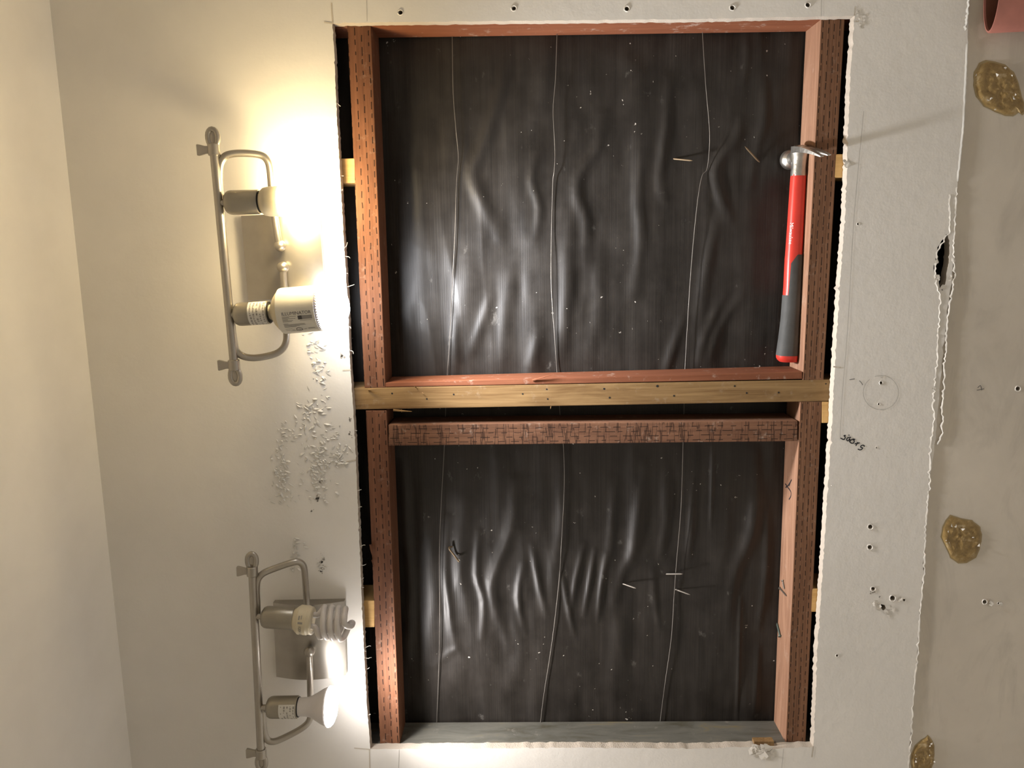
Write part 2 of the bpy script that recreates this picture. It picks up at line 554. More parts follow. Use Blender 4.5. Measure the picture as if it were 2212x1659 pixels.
low_outline = [Vector((X1, 0, e0.z))] + edge + [Vector((X0, 0, e1.z)), Vector((X0, 0, 0)), Vector((X1, 0, 0))]
YL = 0.0016
lower = poly_fill('wall_lower', [low_outline] + [hole_loop(*h) for h in LH], YL, [M_LOWER, M_GYP], thick=T)
tag(lower, 'bare taupe wall face beyond the torn paint edge, with glue patches', kind='structure')

def quad_struct(name, pts, m, label):
    g = G().add(pts, [(0, 1, 2, 3)])
    o = mk(name, g.v, g.f, m, origin=(0, 0, 0))
    return tag(o, label, kind='structure')
quad_struct('ceiling', [(X0, YB, ZC), (X1, YB, ZC), (X1, 0.02, ZC), (X0, 0.02, ZC)], M_CEIL, 'plain cream painted ceiling')
quad_struct('floor', [(X0, YB, 0), (X1, YB, 0), (X1, 0.02, 0), (X0, 0.02, 0)], M_FLOOR, 'plain bathroom floor')
quad_struct('wall_back', [(X0, YB, 0), (X1, YB, 0), (X1, YB, ZC), (X0, YB, ZC)], M_ROOM, 'plain cream wall opposite the opening')
quad_struct('wall_left', [(X1, YB, 0), (X1, 0.02, 0), (X1, 0.02, ZC), (X1, YB, ZC)], M_ROOM, 'plain cream side wall')
quad_struct('wall_right', [(X0, YB, 0), (X0, 0.02, 0), (X0, 0.02, ZC), (X0, YB, ZC)], M_ROOM, 'plain cream side wall')

# exterior sheathing behind the paper, closes the wall cavity
g = G(); box(g, ((X0 + X1) / 2, YP + 0.035, ZC / 2), X1 - X0, 0.03, ZC)
tag(mk('wall_outer', g.v, g.f, M_BLACK, origin=(0, 0, 0)), 'dark outer wall layer behind the building paper', kind='structure')

# ------------------------------------------------------------------ building paper
def vnoise(x, y, seed, cubic=True):
    r = np.random.RandomState(seed)
    tab = r.rand(256, 256)
    xi = np.floor(x).astype(int); yi = np.floor(y).astype(int)
    fx = x - xi; fy = y - yi
    fx = fx * fx * fx * (fx * (fx * 6 - 15) + 10); fy = fy * fy * fy * (fy * (fy * 6 - 15) + 10)
    a = tab[xi % 256, yi % 256]; b = tab[(xi + 1) % 256, yi % 256]
    c = tab[xi % 256, (yi + 1) % 256]; d = tab[(xi + 1) % 256, (yi + 1) % 256]
    return (a * (1 - fx) + b * fx) * (1 - fy) + (c * (1 - fx) + d * fx) * fy - 0.5

pa, pb = P(690, 0, YP), P(1880, 1659, YP)
px0, px1 = P(1880, 1700, YP).x, P(900, -40, YP).x
pz0, pz1 = P(1890, 200, YP).z, P(680, 60, YP).z
NX, NZ = 560, 400
gx = np.linspace(px0, px1, NX); gz = np.linspace(pz0, pz1, NZ)
GX, GZ = np.meshgrid(gx, gz, indexing='ij')
hgt = np.zeros_like(GX)
hgt += 0.0045 * vnoise(GX * 3.2 + 7, GZ * 14 + 3, 1)
hgt += 0.0034 * vnoise(GX * 6.0 + 1, GZ * 34 + 9, 2)
hgt += 0.0030 * (0.25 - np.abs(vnoise(GX * 4.5 + GZ * 3.0, GZ * 19 - GX * 2.0 + 5, 6)))
hgt += 0.0024 * (0.25 - np.abs(vnoise(GX * 7.5 - GZ * 5.0, GZ * 15 + GX * 3.0 + 15, 8)))
hgt += 0.0010 * vnoise(GX * 20.0, GZ * 70, 3)
hgt += 0.0022 * vnoise(GX * 9.0, GZ * 9, 4)
# folds read off the photograph: pixel line, half width in pixels, height in mm (positive = towards the room)
FOLDS = [
    ([(1098, 80), (1085, 180), (1068, 240), (1045, 310), (1024, 360), (1026, 400), (1050, 450), (1075, 510)], 16, 6),
    ([(1010, 560), (1010, 600), (1000, 690)], 22, 3.5),
    ([(905, 100), (900, 300), (905, 520), (890, 700)], 30, 4),
    ([(1305, 250), (1290, 320), (1255, 370), (1248, 420), (1265, 480), (1262, 560)], 15, 6),
    ([(1330, 120), (1380, 160), (1350, 260), (1310, 320)], 22, 3),
    ([(1232, 470), (1228, 560), (1222, 700), (1205, 790)], 17, 4.5),
    ([(1446, 170), (1440, 270), (1425, 380), (1434, 430)], 12, 4.5),
    ([(1615, 70), (1612, 140), (1600, 190)], 12, 3),
    ([(1600, 260), (1592, 300), (1560, 335), (1546, 372), (1555, 420), (1575, 470)], 14, 6),
    ([(1655, 180), (1650, 260), (1634, 330), (1622, 400)], 12, 4),
    ([(1550, 470), (1530, 560), (1515, 660), (1508, 720)], 14, 4),
    ([(1565, 640), (1525, 720), (1505, 800)], 12, 4),
    ([(1475, 690), (1455, 750), (1437, 810)], 12, 4),
    ([(1600, 640), (1560, 700), (1525, 790)], 12, 3),
    ([(1165, 720), (1145, 800)], 14, 3),
    ([(985, 690), (985, 810)], 12, 3.5),
    ([(915, 980), (925, 1150), (935, 1280), (925, 1400), (920, 1480)], 24, 5),
    ([(1010, 1000), (1000, 1100), (990, 1200), (1010, 1330)], 22, 5),
    ([(1115, 1040), (1105, 1140), (1075, 1220), (1062, 1270), (1075, 1330), (1100, 1400)], 15, 6.5),
    ([(1215, 980), (1215, 1110), (1200, 1220), (1190, 1310)], 17, 5),
    ([(1150, 1180), (1162, 1250), (1180, 1330)], 9, 4),
    ([(1262, 1180), (1245, 1250), (1235, 1320)], 8, 4),
    ([(1285, 1190), (1275, 1250), (1262, 1330)], 7, 4),
    ([(1310, 1200), (1300, 1260), (1292, 1340)], 7, 4),
    ([(1395, 1000), (1380, 1100), (1368, 1190), (1345, 1240), (1330, 1300)], 14, 6),
    ([(1410, 1230), (1415, 1300), (1425, 1360)], 9, 3),
    ([(1630, 980), (1632, 1080), (1620, 1160), (1590, 1230), (1578, 1290), (1570, 1360)], 16, 6),
    ([(1540, 960), (1538, 1060), (1536, 1140)], 4, 2.5),
    ([(1600, 1290), (1597, 1400), (1592, 1560)], 4, 3),
    ([(1640, 1400), (1630, 1540)], 7, 2.5),
    ([(1100, 1320), (1125, 1400), (1110, 1480)], 20, 4),
    ([(1350, 1330), (1330, 1430), (1300, 1560)], 26, 3),
    ([(872, 1000), (878, 1150), (885, 1290), (880, 1420)], 13, 4.5),
    ([(968, 1120), (962, 1230), (972, 1330), (985, 1400)], 10, 4),
    ([(1035, 1150), (1030, 1240), (1045, 1300), (1042, 1380)], 9, 4),
    ([(1130, 1220), (1120, 1290), (1135, 1370)], 9, 4),
    ([(1330, 1040), (1322, 1150), (1312, 1220)], 12, 3.5),
    ([(1215, 1240), (1225, 1300), (1240, 1370)], 7, 3.5),
    ([(1440, 1000), (1440, 1120), (1428, 1200)], 11, 4),
    ([(1500, 1040), (1492, 1160), (1485, 1220)], 8, 3.5),
    ([(1660, 1100), (1655, 1240), (1640, 1360)], 9, 3.5),
    ([(1160, 330), (1150, 390), (1165, 450), (1155, 520)], 11, 3.5),
    ([(1105, 560), (1095, 660), (1085, 790)], 18, 3.5),
    ([(1290, 520), (1300, 640), (1280, 760)], 20, 3.5),
    ([(1390, 330), (1378, 420), (1385, 520), (1370, 640)], 14, 3.5),
    ([(1060, 640), (1040, 700), (1020, 760)], 12, 3),
    ([(1180, 90), (1170, 190), (1150, 260)], 18, 3),
    ([(940, 1440), (985, 1405), (1010, 1440)], 10, 1.6),
]
def polydist(pts):
    best = np.full(GX.shape, 1e9); tt = np.zeros(GX.shape)
    L = 0; segs = []
    for a, b in zip(pts[:-1], pts[1:]):
        l = math.hypot(b[0] - a[0], b[1] - a[1]); segs.append((a, b, l, L)); L += l
    for a, b, l, s in segs:
        dx, dz = b[0] - a[0], b[1] - a[1]
        t = np.clip(((GX - a[0]) * dx + (GZ - a[1]) * dz) / (l * l), 0, 1)
        d = np.hypot(GX - a[0] - dx * t, GZ - a[1] - dz * t)
        m = d < best
        best[m] = d[m]; tt[m] = ((s + t * l) / L)[m]
    return best, tt
for pts, wpx, amp in FOLDS:
    pp = [P(a, b, YP) for a, b in pts]
    pp = catmull(pp, 3)
    d, t = polydist([(p.x, p.z) for p in pp])
    wid = wpx * 0.00074
    hgt += amp * 0.001 * np.exp(-(d / wid) ** 2) * np.sin(np.pi * np.clip(t * 0.86 + 0.07, 0, 1)) ** 0.7
hgt = np.clip(hgt, -0.012, 0.016)
co = np.stack([GX, YP + 0.004 - hgt, GZ], axis=-1).reshape(-1, 3)
me = bpy.data.meshes.new('building_paper')
idx = np.arange(NX * NZ).reshape(NX, NZ)
q = np.stack([idx[:-1, :-1], idx[1:, :-1], idx[1:, 1:], idx[:-1, 1:]], axis=-1).reshape(-1, 4)
org = Vector(((px0 + px1) / 2, YP, pz0))
me.vertices.add(NX * NZ)
me.vertices.foreach_set('co', (co - np.array(org)).astype(np.float32).ravel())
me.loops.add(q.size); me.loops.foreach_set('vertex_index', q.astype(np.int32).ravel())
me.polygons.add(len(q)); me.polygons.foreach_set('loop_start', np.arange(0, q.size, 4, dtype=np.int32))
me.polygons.foreach_set('loop_total', np.full(len(q), 4, dtype=np.int32))
me.update(calc_edges=True); me.validate()
me.polygons.foreach_set('use_smooth', [True] * len(q))
me.materials.append(M_PAPER)
paper = bpy.data.objects.new('building_paper', me); paper.location = org; col.objects.link(paper)
tag(paper, 'wrinkled black building paper stretched behind the exposed framing', 'building paper')

def paper_y(x, z):
    i = min(max((x - px0) / (px1 - px0) * (NX - 1), 0), NX - 1); j = min(max((z - pz0) / (pz1 - pz0) * (NZ - 1), 0), NZ - 1)
    return YP + 0.004 - hgt[int(round(i)), int(round(j))]

def on_paper(px, py, lift=0.0):
    y = YP
    for _ in range(4):
        p = P(px, py, y)
        y = paper_y(p.x, p.z) - lift
    return P(px, py, y)

# ------------------------------------------------------------------ framing lumber
def board(name, c, mat, label, cat, depth=SD, yf=YS, bev=0.0012, group=None, ext=(0, 0), vertical=False, along='x', jitter=0.0):
    """c = front-face corners in pixels, in order around; the first two corners start the long side"""
    w = [P(a, b, yf) for a, b in c]
    A = (w[0] + w[3]) / 2; B = (w[1] + w[2]) / 2
    L = (B - A)
    d = L.normalized()
    A2 = [w[0] - d * ext[0], w[1] + d * ext[1], w[2] + d * ext[1], w[3] - d * ext[0]]
    X = d; Y = Vector((0, 1, 0)); Z = X.cross(Y)
    cen = (A + B) / 2 + Vector((0, depth / 2, 0))
    R = Matrix((X, Y, Z)).transposed()
    Ri = R.inverted()
    bm = bmesh.new()
    fr = [bm.verts.new(Ri @ (p - cen)) for p in A2]
    bk = [bm.verts.new(Ri @ (p + Vector((0, depth, 0)) - cen)) for p in A2]
    bm.faces.new(fr); bm.faces.new(bk[::-1])
    for i in range(4):
        bm.faces.new((fr[i], bk[i], bk[(i + 1) % 4], fr[(i + 1) % 4]))
    bmesh.ops.recalc_face_normals(bm, faces=bm.faces)
    bmesh.ops.bevel(bm, geom=list(bm.edges), offset=bev, segments=2, affect='EDGES', profile=0.6)
    me = bpy.data.meshes.new(name); bm.to_mesh(me); bm.free()
    me.materials.append(mat)
    o = bpy.data.objects.new(name, me)
    o.matrix_world = Matrix.Translation(cen) @ R.to_4x4()
    col.objects.link(o)
    return tag(o, label, cat, group)

bd = {}
bd['top'] = board('stud', [(700, 12), (1900, -8), (1900, 40), (700, 57.5)], M_STUD_RED, 'smooth red stud whose side shows next to the row of screw holes', 'stud', ext=(0.25, 0.3))
bd['hu'] = board('header', [(749, 36), (787, 838), (833, 838), (800, 36)], M_RED_IN, 'incised orange-red header board next to the fixture with the printed flood bulb', 'header board')
bd['hl'] = board('header', [(790, 887), (822, 1640), (865, 1640), (835, 887)], M_RED_IN, 'incised orange-red header board next to the fixture with the unlit spiral bulb', 'header board')
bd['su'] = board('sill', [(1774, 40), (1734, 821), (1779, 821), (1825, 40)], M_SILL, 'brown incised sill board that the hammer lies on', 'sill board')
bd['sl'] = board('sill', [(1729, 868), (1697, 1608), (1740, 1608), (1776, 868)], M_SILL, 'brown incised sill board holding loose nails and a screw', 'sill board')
bd['mid'] = board('stud', [(740, 838.5), (1860, 819), (1860, 865), (740, 885.5)], M_PINE, 'pale pine stud with nail holes crossing the middle of the opening', 'stud', ext=(0.25, 0.3))
bd['sis'] = board('furring_strip', [(833, 827), (1733, 803), (1733, 818.5), (833, 836.2)], M_STUD_RED, 'thin red wood strip nailed along the pale pine stud', 'wood strip', bev=0.0008)
bd['blk'] = board('stud', [(839, 918), (1723, 909), (1723, 953), (839, 963)], M_BLOCK, 'weathered incised stud with cross cracks beside the pale pine stud', 'stud')
bd['bot'] = board('stud', [(700, 1608.5), (1900, 1603.5), (1900, 1656), (700, 1661)], M_GREEN, 'green-grey coated stud with whitish stains at the end of the bay without the hammer', 'stud', ext=(0.25, 0.3))
YEL = 'yellow cripple studs in the gaps'
board('cripple_stud', [(640, 344), (767, 342), (767, 395), (640, 397)], M_YELLOW, 'yellow cripple stud end in the gap beside the glowing cream-collared bulb', 'cripple stud', group=YEL)
board('cripple_stud', [(700, 1299), (809, 1297), (809, 1355), (700, 1357)], M_YELLOW, 'yellow cripple stud end in the gap beside the unlit spiral bulb', 'cripple stud', group=YEL)
board('cripple_stud', [(1801, 333), (1960, 330), (1960, 381), (1801, 384)], M_YELLOW, 'yellow cripple stud end in the gap beside the hammer head', 'cripple stud', group=YEL)
board('cripple_stud', [(1750, 1272), (1900, 1270), (1900, 1320), (1750, 1322)], M_YELLOW, 'yellow splintered cripple stud end in the gap beside the crossed nails', 'cripple stud', group=YEL)
board('cripple_stud', [(1775, 868), (1900, 867), (1900, 912), (1775, 914)], M_YELLOW, 'yellow cripple stud end in the gap touching the pale pine stud', 'cripple stud', group=YEL)

def sill_face(key, i0, i1):
    """plane of the upper (picture-left) face of a sill: point and normal"""
    me = bd[key]
    Mw = me.matrix_world
    zs = [(Mw @ v.co) for v in me.data.vertices]
    return zs

SU0, SU1 = P(1774, 40, YS), P(1734, 821, YS)
SL0, SL1 = P(1729, 868, YS), P(1697, 1608, YS)
def face_plane(a, b):
    d = (b - a).normalized(); n = d.cross(Vector((0, 1, 0)))
    if n.z < 0: n = -n
    return a, n
su_p, su_n = face_plane(SU0, SU1)
sl_p, sl_n = face_plane(SL0, SL1)

# nail holes in the pale stud (parts of it)
def on_board(key, parent_obj, name, pts_world, mat, w):
    pass

def child_mesh(parent, name, g, mat, smooth=None):
    """world geometry as a child of an object that may be rotated"""
    inv = parent.matrix_world.inverted()
    me = bpy.data.meshes.new(name)
    me.from_pydata([tuple(inv @ v) for v in g.v], [], g.f)
    me.materials.append(mat)
    if smooth is not None:
        me.polygons.foreach_set('use_smooth', [True] * len(me.polygons))
        me.set_sharp_from_angle(angle=math.radians(smooth))
    o = bpy.data.objects.new(name, me); o.parent = parent
    col.objects.link(o)
    return o

for (a, b, r) in [(847, 850, 2.2), (922, 862, 2.0), (980, 852, 2.2), (1129, 851, 2), (1181, 841, 2), (1183, 862, 2), (1305, 840, 2.4), (1317, 859, 2.4), (1420, 834, 3.0), (1456, 855, 2.2), (1587, 834, 2.2), (1613, 849, 2.2), (1682, 848, 2.2), (1784, 829, 1.8)]:
    c = P(a, b, YS - 0.0002); n = 8; g = G()
    g.add([c + Vector((math.cos(2 * math.pi * k / n) * r * 0.0007, 0, math.sin(2 * math.pi * k / n) * r * 0.0007)) for k in range(n)], [tuple(range(n))])
    child_mesh(bd['mid'], 'nail_hole', g, M_BLACK)

# black ink mark on the lower sill face
g = G()
def on_sill(px, py, lift=0.0003):
    return hit(px, py, sl_p + sl_n * lift, sl_n)
for st in ([(1710, 1036), (1703, 1048), (1697, 1053)], [(1696, 1045), (1701, 1052), (1708, 1062), (1708, 1072), (1704, 1079)], [(1709, 1037), (1704, 1050)]):
    strip(g, catmull([on_sill(a, b) for a, b in st], 4), 0.0022, sl_n)
child_mesh(bd['sl'], 'ink_mark', g, M_INK)

# splinters on the wood ends
def splinters(parent, spots, mat=M_YELLOW):
    for (a, b, c_, d_, w) in spots:
        g = G()
        p = P(a, b, YS - 0.001); q_ = P(c_, d_, YS - 0.006)
        tube(g, [p, (p + q_) / 2 + Vector((0, -0.001, 0)), q_], [w, w * 0.8, w * 0.15], 5)
        child_mesh(parent, 'splinter', g, mat)
splinters(bd['mid'], [(850, 886, 890, 889, 0.0018), (867, 885, 868, 891, 0.0008), (900, 838, 893, 833, 0.0008), (1190, 878, 1189, 884, 0.0006), (795, 842, 820, 840, 0.0012), (912, 848, 917, 852, 0.0006)], M_PINE)
splinters(bd['hl'], [(800, 1176, 806, 1205, 0.0022), (803, 1210, 810, 1225, 0.0010)], M_RED_IN)
splinters(bd['sis'], [(1150, 822, 1196, 808, 0.0014)], M_STUD_RED)

# ------------------------------------------------------------------ line wires on the paper
def line_wire(pts, label):
    pp = catmull([on_paper(a, b, lift) for a, b, lift in pts], 5)
    g = G(); tube(g, pp, 0.0006, 6)
    o = mk('line_wire', g.v, g.f, M_WIRE, origin=pp[-1], smooth=60)
    return tag(o, label, 'wire', 'line wires across the building paper')
line_wire([(976, 20, .006), (977, 90, .008), (979, 200, .010), (985, 280, .010), (990, 340, .007), (986, 400, .005), (983, 500, .005), (978, 600, .004), (971, 740, .004), (966, 815, .005), (962, 900, .005), (959, 980, .004), (953, 1090, .006), (949, 1200, .007), (950, 1300, .006), (949, 1400, .005), (947, 1470, .003), (943, 1570, .004), (941, 1640, .004)],
          'thin steel wire across the building paper, nearest the header boards')
line_wire([(1205, 20, .008), (1203, 80, .010), (1200, 170, .014), (1195, 240, .012), (1199, 330, .010), (1197, 370, .008), (1194, 400, .004), (1191, 520, .004), (1191, 620, .006), (1199, 740, .004), (1204, 815, .004), (1210, 900, .004), (1217, 965, .004), (1219, 1050, .003), (1213, 1170, .003), (1208, 1250, .002), (1196, 1360, .003), (1186, 1430, .003), (1175, 1500, .003), (1166, 1575, .003), (1160, 1640, .003)],
          'thin steel wire across the building paper, middle one of three')
line_wire([(1516, 20, .008), (1518, 80, .010), (1525, 190, .014), (1533, 290, .012), (1528, 362, .003), (1516, 382, .004), (1505, 450, .008), (1493, 580, .008), (1484, 720, .006), (1479, 815, .006), (1477, 900, .006), (1475, 980, .008), (1471, 1100, .010), (1461, 1220, .006), (1456, 1290, .003), (1450, 1380, .003), (1436, 1480, .003), (1425, 1570, .003), (1420, 1640, .003)],
          'thin steel wire across the building paper, nearest the sill boards')

# ------------------------------------------------------------------ nails through the paper and on the sill
def nail_at(a, b, label, mat=M_NAIL, r=0.0014, head=True, name='nail', cat='nail', group=None):
    a = Vector(a); b = Vector(b); d = (b - a)
    g = G()
    L = d.length
    prof = [(0, r), (L * 0.85, r * 0.95), (L, r * 0.15)]
    root = None
    if head:
        root = empty(name, a)
        lathe(g, prof, a, d, 10)
        mk('shank', g.v, g.f, mat, parent=root, smooth=40)
        g2 = G(); lathe(g2, [(-0.0012, r * 2.0), (0.0002, r * 2.1), (0.0008, r)], a, d, 12)
        mk('head', g2.v, g2.f, mat, parent=root, smooth=40)
        return tag(root, label, cat, group)
    lathe(g, prof, a, d, 10)
    return tag(mk(name, g.v, g.f, mat, origin=a, smooth=40), label, cat, group)
def tilt(px, py, qx, qy, out0=0.0, out1=0.018):
    p = on_paper(px, py, -0.001 + out0); y = p.y - out1
    return p, P(qx, qy, y)
GN = 'nails poking through the building paper'
nail_at(*tilt(1455, 343, 1496, 347), 'straight nail poking through the paper beside the wire nearest the sills, hammer bay', M_RUST, head=False, group=GN)
nail_at(*tilt(1640, 350, 1609, 316), 'slanted nail poking through the paper beside the hammer head', M_RUST, head=False, group=GN)
nail_at(*tilt(1346, 1261, 1374, 1271), 'nail poking out of a torn dark hole in the paper between two wires', head=False, group=GN)
nail_at(*tilt(1439, 1240, 1475, 1240), 'straight nail crossing under the wire nearest the sills', head=False, group=GN)
nail_at(*tilt(1459, 1273, 1491, 1285), 'slanted nail leaving the paper at the wire nearest the sills', head=False, group=GN)
p, q_ = tilt(972, 1187, 992, 1214, 0.0, 0.014)
g = G(); tube(g, catmull([on_paper(977, 1181, 0.002), on_paper(970, 1184, 0.008), (p + q_) / 2, q_], 5), [0.0016] * 15 + [0.0005], 8)
tag(mk('nail', g.v, g.f, M_RUST, origin=p, smooth=60), 'bent hooked nail poking through the paper beside the wire nearest the headers', 'nail', GN)
r_ = 0.0013
nail_at(on_sill(1691, 1255, r_), on_sill(1694, 1273, r_), 'small bright nail lying on the sill with its head away from a second nail', r=r_, group='loose nails on the sill')
nail_at(on_sill(1685, 1271, r_), on_sill(1699, 1288, r_), 'slanted small nail lying on the sill, touching another small nail', r=r_, group='loose nails on the sill')
nail_at(on_sill(1685, 1374, 0.0018), on_sill(1678, 1345, 0.0018), 'dark green coated screw lying on the sill board near two small nails', M_GREENSCREW, 0.0018, name='screw', cat='screw')

# torn nail punctures and plaster crumbs on the paper
g = G()
for (a, b, s) in [(980, 372, 5), (1158, 367, 9), (1326, 352, 10), (1000, 1268, 7), (1172, 1262, 6), (1210, 1276, 7), (1352, 1258, 7), (1622, 1270, 11), (1660, 1258, 6), (1430, 1240, 5), (1636, 346, 5), (1720, 1010, 3)]:
    for k in range(7):
        th = random.uniform(0, 6.28); rr = random.uniform(0.2, 1) * s
        c = on_paper(a + rr * math.cos(th), b + rr * math.sin(th), 0.0005)
        e = 0.0007 * random.uniform(0.4, 1.0) * s * 0.6
        u = Vector((random.uniform(-1, 1), -random.uniform(0.4, 1.2), random.uniform(-1, 1))).normalized()
        w = Vector((random.uniform(-1, 1), 0, random.uniform(-1, 1))).normalized()
        g.add([c - w * e * 0.5, c + w * e * 0.5, c + u * e * 1.4], [(0, 1, 2)])
child_mesh(paper, 'torn_puncture', g, plain('torn_paper_fibre', (0.14, 0.105, 0.07), 0.8))['kind'] = 'stuff'
g = G()
def crumb(px, py, s):
    c = on_paper(px, py, 0.0005)
    vs = [c + Vector((random.gauss(0, 1), -abs(random.gauss(0, 0.6)), random.gauss(0, 1))) * s for _ in range(4)]
    g.add(vs, [(0, 1, 2), (0, 1, 3), (1, 2, 3), (0, 2, 3)])
for (a, b, sx, sy, n, s) in [(1370, 790, 8, 4, 14, 0.0011), (1560, 790, 70, 14, 26, 0.0005), (1540, 1150, 22, 40, 60, 0.0010), (1500, 1210, 25, 12, 30, 0.0007), (1160, 215, 14, 8, 12, 0.0010), (1030, 295, 8, 10, 12, 0.0010), (1090, 315, 40, 6, 24, 0.0006),
                               (1470, 1500, 60, 50, 60, 0.0006), (1580, 1340, 40, 60, 40, 0.0005), (1020, 1480, 45, 60, 60, 0.0006), (1200, 1500, 120, 50, 50, 0.0005), (1300, 400, 260, 260, 90, 0.00045), (1250, 1250, 260, 200, 90, 0.00045), (1665, 180, 30, 60, 20, 0.0005), (1560, 215, 24, 10, 12, 0.0007)]:
    for k in range(n): crumb(random.gauss(a, sx * 0.6), random.gauss(b, sy * 0.6), s * random.uniform(0.6, 1.5))
child_mesh(paper, 'plaster_crumb', g, M_GYP)['kind'] = 'stuff'

# ------------------------------------------------------------------ marks, holes and damage of the wall (parts of the wall)
OUT = -0.0004
g = G()
for h in HOLES + LH:
    n = 14
    base = -0.0002 if h in HOLES else YL - 0.0002
    vs = []; fs = []
    for k in range(n):
        th = 2 * math.pi * k / n
        w1 = h[2] * random.uniform(1.0, 1.1); w2 = h[2] * random.uniform(1.2, 1.4); w3 = h[2] * random.uniform(1.45, 1.75)
        for rr, lift in ((w1, 0.0002), (w2, 0.0009 * min(1, h[2] / 4)), (w3, 0.0)):
            p = P(h[0] + rr * math.cos(th), h[1] + rr * math.sin(th), 0)
            vs.append(Vector((p.x, base - lift * random.uniform(0.5, 1.2), p.z)))
    for k in range(n):
        for j in range(2):
            a = k * 3 + j; b = ((k + 1) % n) * 3 + j
            fs.append((a, b, b + 1, a + 1))
    g.add(vs, fs)
o = child_mesh(wall, 'screw_hole_rim', g, M_HOLE, 60); o['kind'] = 'stuff'

def lines(name, strokes, mat, wpx=1.6, parent=wall, Y=OUT):
    g = G()
    for st in strokes:
        strip(g, catmull([P(a, b, Y) for a, b in st], 4), wpx * 0.00072)
    return child_mesh(parent, name, g, mat)
lines('saw_cut', [[(716, 6), (717, 25), (719, 51)], [(700, 48), (720, 51)], [(740, 800), (758, 799)], [(746, 998), (769, 994)], [(765, 1616), (800, 1619)], [(798, 1618), (799, 1659)], [(1757, 1612), (1754, 1636)], [(1846, 34), (1848, 14)], [(1846, 46), (1856, 46)], [(1800, 792), (1817, 794)]], M_KRAFT, 3.0)
lines('pencil_line', [[(792, 0), (793, 46)], [(1775, 0), (1774, 36)], [(862, 1620), (861, 1659)], [(1693, 1618), (1689, 1659)], [(1866, 240), (1845, 470), (1832, 700), (1820, 850), (1815, 950)]], M_FAINT, 1.0)
circ = [(1903 + 38 * math.cos(t * 0.1745), 848 + 37 * math.sin(t * 0.1745)) for t in range(37)]
lines('pencil_circle', [circ[:24], circ[25:]], M_FAINT, 1.1)
def C15(pts): return [(1780 + a / 7.54, 780 + b / 7.54) for a, b in pts]
lines('handwritten_size', [C15(s) for s in (
    [(662, 1392), (640, 1370), (605, 1380), (598, 1402), (628, 1416), (612, 1438), (582, 1446), (550, 1432)],
    [(500, 1346), (545, 1342), (582, 1330)], [(518, 1382), (535, 1350), (552, 1320)],
    [(508, 1277), (470, 1270), (492, 1300), (482, 1332), (450, 1338), (424, 1318), (432, 1292), (470, 1272)],
    [(440, 1244), (402, 1243), (372, 1264), (378, 1296), (405, 1292), (412, 1262), (425, 1290), (415, 1320)],
    [(402, 1213), (412, 1200)], [(356, 1212), (326, 1214), (346, 1242), (325, 1277), (268, 1254)])], M_INK, 2.5)
lines('pen_tick', [C15([(415, 305), (500, 288)]), C15([(575, 318), (608, 350), (632, 390)])], M_PENCIL, 1.3)
lines('pen_scribble', [[(2112, 838), (2118, 833), (2121, 843)], [(2110, 843), (2126, 840)]], M_PENCIL, 1.6, lower, YL + OUT)

# torn ridge along the edge of the painted layer
def ridge(pts, wpx, hmm, name, mat, parent, jag=0.5):
    g = G()
    n = len(pts); vs = []; fs = []
    for i, (a, b) in enumerate(pts):
        w = wpx * random.uniform(1 - jag, 1 + jag) * 0.5; hh = hmm * 0.001 * random.uniform(1 - jag, 1 + jag * 0.6)
        if i in (0, n - 1): hh *= 0.1
        row = [(-w * 2.4, -0.0001), (-w * 0.6, hh * 0.75), (w * 0.1, hh), (w * 0.8, hh * 0.8), (w, -0.002)]
        for dx, l in row:
            p = P(a + dx, b, 0); vs.append(Vector((p.x, -l, p.z)))
    for i in range(n - 1):
        for j in range(4):
            fs.append((i * 5 + j, i * 5 + j + 1, (i + 1) * 5 + j + 1, (i + 1) * 5 + j))
    g.add(vs, fs)
    return child_mesh(parent, name, g, mat, 50)
def dense(pxs, step=5, amp=1.0):
    out = []
    for (a, b) in zip(pxs[:-1], pxs[1:]):
        L = math.hypot(b[0] - a[0], b[1] - a[1]); k = max(1, int(L / step))
        for j in range(k):
            t = j / k; out.append((a[0] + (b[0] - a[0]) * t + random.gauss(0, amp), a[1] + (b[1] - a[1]) * t))
    out.append(pxs[-1]); return out
ridge(dense([(2093, -20), (2091, 30), (2085, 66)], 4, 1.2), 3, 1.6, 'torn_paint_edge', M_FLAKE, wall)
ridge(dense([(2090, 94), (2081, 280), (2069, 392)], 7, 0.3), 3.0, 1.0, 'torn_paint_edge', M_FLAKE, wall, 0.12)
ridge(dense([(2068, 404), (2062, 520), (2060, 560), (2063, 590), (2055, 640), (2047, 700), (2046, 720), (2040, 790), (2041, 830), (2037, 860), (2035, 940), (2026, 960)], 5, 1.2), 2.2, 0.9, 'torn_paint_edge', M_HOLE, wall, 0.6)
ridge(dense([(2052, 420), (2052, 500), (2024, 545), (2020, 580), (2024, 628), (2034, 640), (2028, 700), (2024, 790), (2016, 860), (2018, 900), (2012, 960), (2008, 1060)], 5, 1.4), 2.2, 0.8, 'torn_paint_edge', M_HOLE, wall, 0.7)
ridge(dense([(2006, 1060), (1998, 1180), (1996, 1240), (1988, 1330), (1982, 1430), (1975, 1480), (1971, 1560), (1962, 1670)], 6, 1.0), 2.2, 0.6, 'torn_paint_edge', M_HOLE, wall, 0.7)
g = G()
